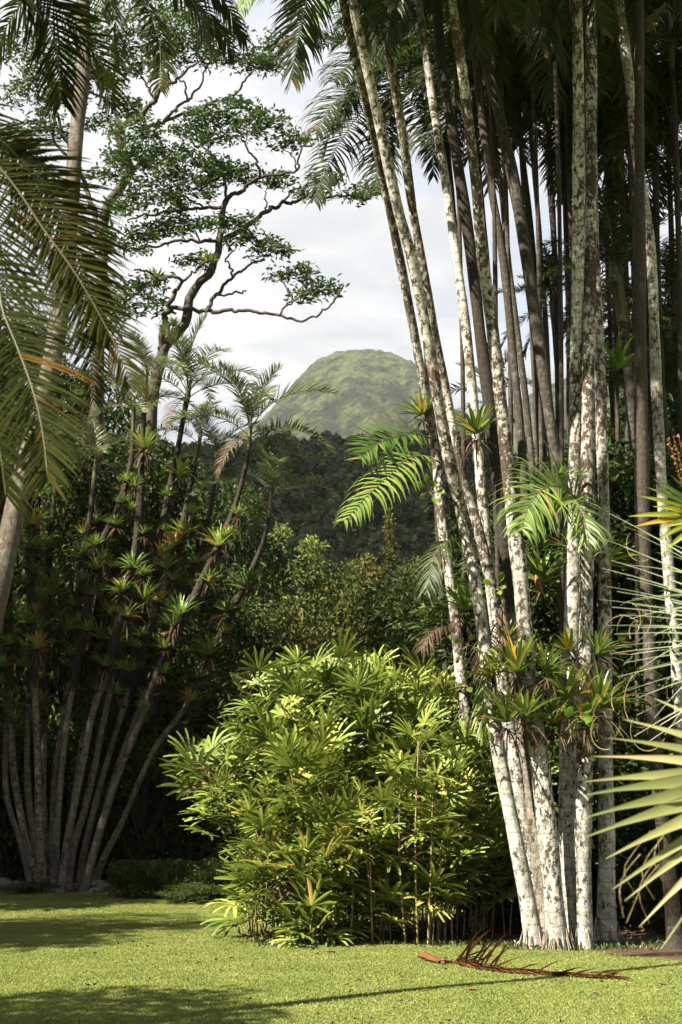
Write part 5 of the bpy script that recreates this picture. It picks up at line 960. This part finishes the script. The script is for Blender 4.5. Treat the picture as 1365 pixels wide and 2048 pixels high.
# ------------------------------------------------------------------ small things
lr_ = random.Random(3)
for k, (px, py, s, lab, mm) in enumerate([(490, 1880, .05, 'single pale fallen leaf out on the open lawn', 'dry'), (955, 1985, .07, 'orange fallen leaf lying in front of the fallen frond', 'rust'), (1335, 1975, .06, 'pale fallen leaf on the lawn at the far right', 'dry'), (590, 1890, .11, 'pale curled leaf at the foot of the lady palm thicket', 'dry'), (670, 1908, .08, 'brown fallen leaf just in front of the lady palm thicket', 'rust'), (1215, 1912, .05, 'pale leaf on the turf right of the white palm feet', 'dry'), (845, 1986, .05, 'small dark leaf on the lawn near the bottom centre', 'rust'), (715, 1965, .05, 'faded leaf on the lawn below the lady palm thicket', 'dry')]):
    p = G(px, py); mb = MB(); a = lr_.random() * 6.28
    straps(mb, [p + [0, 0, .02]], [(math.cos(a), math.sin(a) * .4, .15)], s * 1.6, s * .7, .5, 'strap', None, .4, .8); tag(mb.build('fallen_leaf', M[mm], None, tuple(p)), lab, 'fallen leaf')
mb = MB(); n = 2600; x = rng.normal(3.0, 1.9, n); y = rng.normal(19.6, 1.3, n); k = y > 17.3; x, y = x[k], y[k]; n = len(x)
leaves(mb, np.stack([x, y, gz(x, y) + .012], -1), np.stack([rng.normal(size=n), rng.normal(size=n), .12 * rng.random(n)], -1), .10, .022, rng.random(n), 0.05)
tag(mb.build('leaf_litter', M['dry'], smooth=False), 'dry leaf litter on the bare soil under the palms', kind='stuff')
mb = MB(); n = 420; y = 10.5 + 8 * rng.random(n); x = (rng.random(n) - .5) * .56 * y
leaves(mb, np.stack([x, y, gz(x, y) + .03], -1), np.stack([rng.normal(size=n), rng.normal(size=n), .1 * rng.random(n)], -1), .045, .022, rng.random(n), 0.05)
tag(mb.build('lawn_litter', M['dry'], smooth=False), 'scattered bits of dry leaf on the lawn', kind='stuff')
mb = MB(); n = 1500; x = np.concatenate([rng.normal(2.65, .5, n // 2), rng.uniform(-1, 4.6, n // 2)]); y = np.concatenate([rng.normal(17.35, .16, n // 2), 17.75 + rng.normal(0, .1, n // 2)]); n = len(x)
leaves(mb, np.stack([x, y, gz(x, y)], -1), np.stack([rng.normal(size=n) * .5, rng.normal(size=n) * .5, .5 + rng.random(n)], -1), .08, .02, np.clip(rng.normal(.5, .2, n), 0, .85), .2)
tag(mb.build('weeds', M['hedge'], smooth=False), 'small weeds sprouting round the palm feet', kind='stuff')
for k, (px, py) in enumerate([(362, 1468), (368, 1492), (262, 1478), (78, 1452)]):
    p = P(px, py, 32.6); mb = MB(); a = np.arange(6) * 1.047; straps(mb, np.tile(p, (6, 1)), np.stack([np.cos(a), np.sin(a) * .5 - .6, np.sin(a)], -1), .1, .07, .1, 'paddle', None, .2, .5)
    tag(mb.build('red_flower', M['flower'], None, tuple(p)), ['upper red blossom in the dark shrubs right of the left clump', 'lower red blossom in the dark shrubs right of the left clump', 'red blossom in the dark shrubs behind the leaning left palms', 'tiny red blossom between the upright palms of the left clump'][k], 'flower')
for k, (px, py, Y, r0) in enumerate([(8, 1768, 30.4, .22), (30, 1772, 30.6, .16), (200, 1782, 30.0, .2), (222, 1790, 29.6, .14), (192, 1800, 29.2, .12)]):
    p = P(px, py, Y); p[2] = float(gz(p[0], Y)) + r0 * .3; mb = MB(); th = np.linspace(0, np.pi, 8); ph = np.linspace(0, 2 * np.pi, 12, endpoint=False)
    TH, PH = np.meshgrid(th, ph, indexing='ij'); q = np.stack([np.sin(TH) * np.cos(PH), np.sin(TH) * np.sin(PH), np.cos(TH) * .7], -1) * (1 + .25 * (vnoise(TH * 1.7 + k * 9, PH * 1.2, k)[..., None] - .5)) * r0
    mb.add((q + p).reshape(-1, 3), [[i * 12 + j, i * 12 + (j + 1) % 12, (i + 1) * 12 + (j + 1) % 12, (i + 1) * 12 + j] for i in range(7) for j in range(12)])
    tag(mb.build('rock', M['stone'], None, tuple(p)), ['largest dark rock left of the fanned palm clump', 'second dark rock touching the left clump base', 'mossy rock right of the left clump base', 'small rock beside the hedge end', 'smallest rock in front of the hedge end'][k], 'rock')

# ------------------------------------------------------------------ haze: even air round the whole place
hb = MB(); x0, x1, y0, y1, z0, z1 = -2600, 2600, -400, 3400, -2.2, 905
hb.add([(x0, y0, z0), (x1, y0, z0), (x1, y1, z0), (x0, y1, z0), (x0, y0, z1), (x1, y0, z1), (x1, y1, z1), (x0, y1, z1)], [[3, 2, 1, 0], [4, 5, 6, 7], [0, 1, 5, 4], [1, 2, 6, 5], [2, 3, 7, 6], [3, 0, 4, 7]])
m, t, N, L = mat('haze_air'); pv = N('ShaderNodeVolumePrincipled'); pv.inputs['Density'].default_value = HAZE; pv.inputs['Color'].default_value = (.92, .96, 1, 1); pv.inputs['Anisotropy'].default_value = .2
o = N('ShaderNodeOutputMaterial'); L(pv.outputs[0], o.inputs['Volume']); m.volume_intersection_method if hasattr(m, 'volume_intersection_method') else None
tag(hb.build('haze', m, smooth=False), 'thin pale haze filling the valley air', kind='stuff')
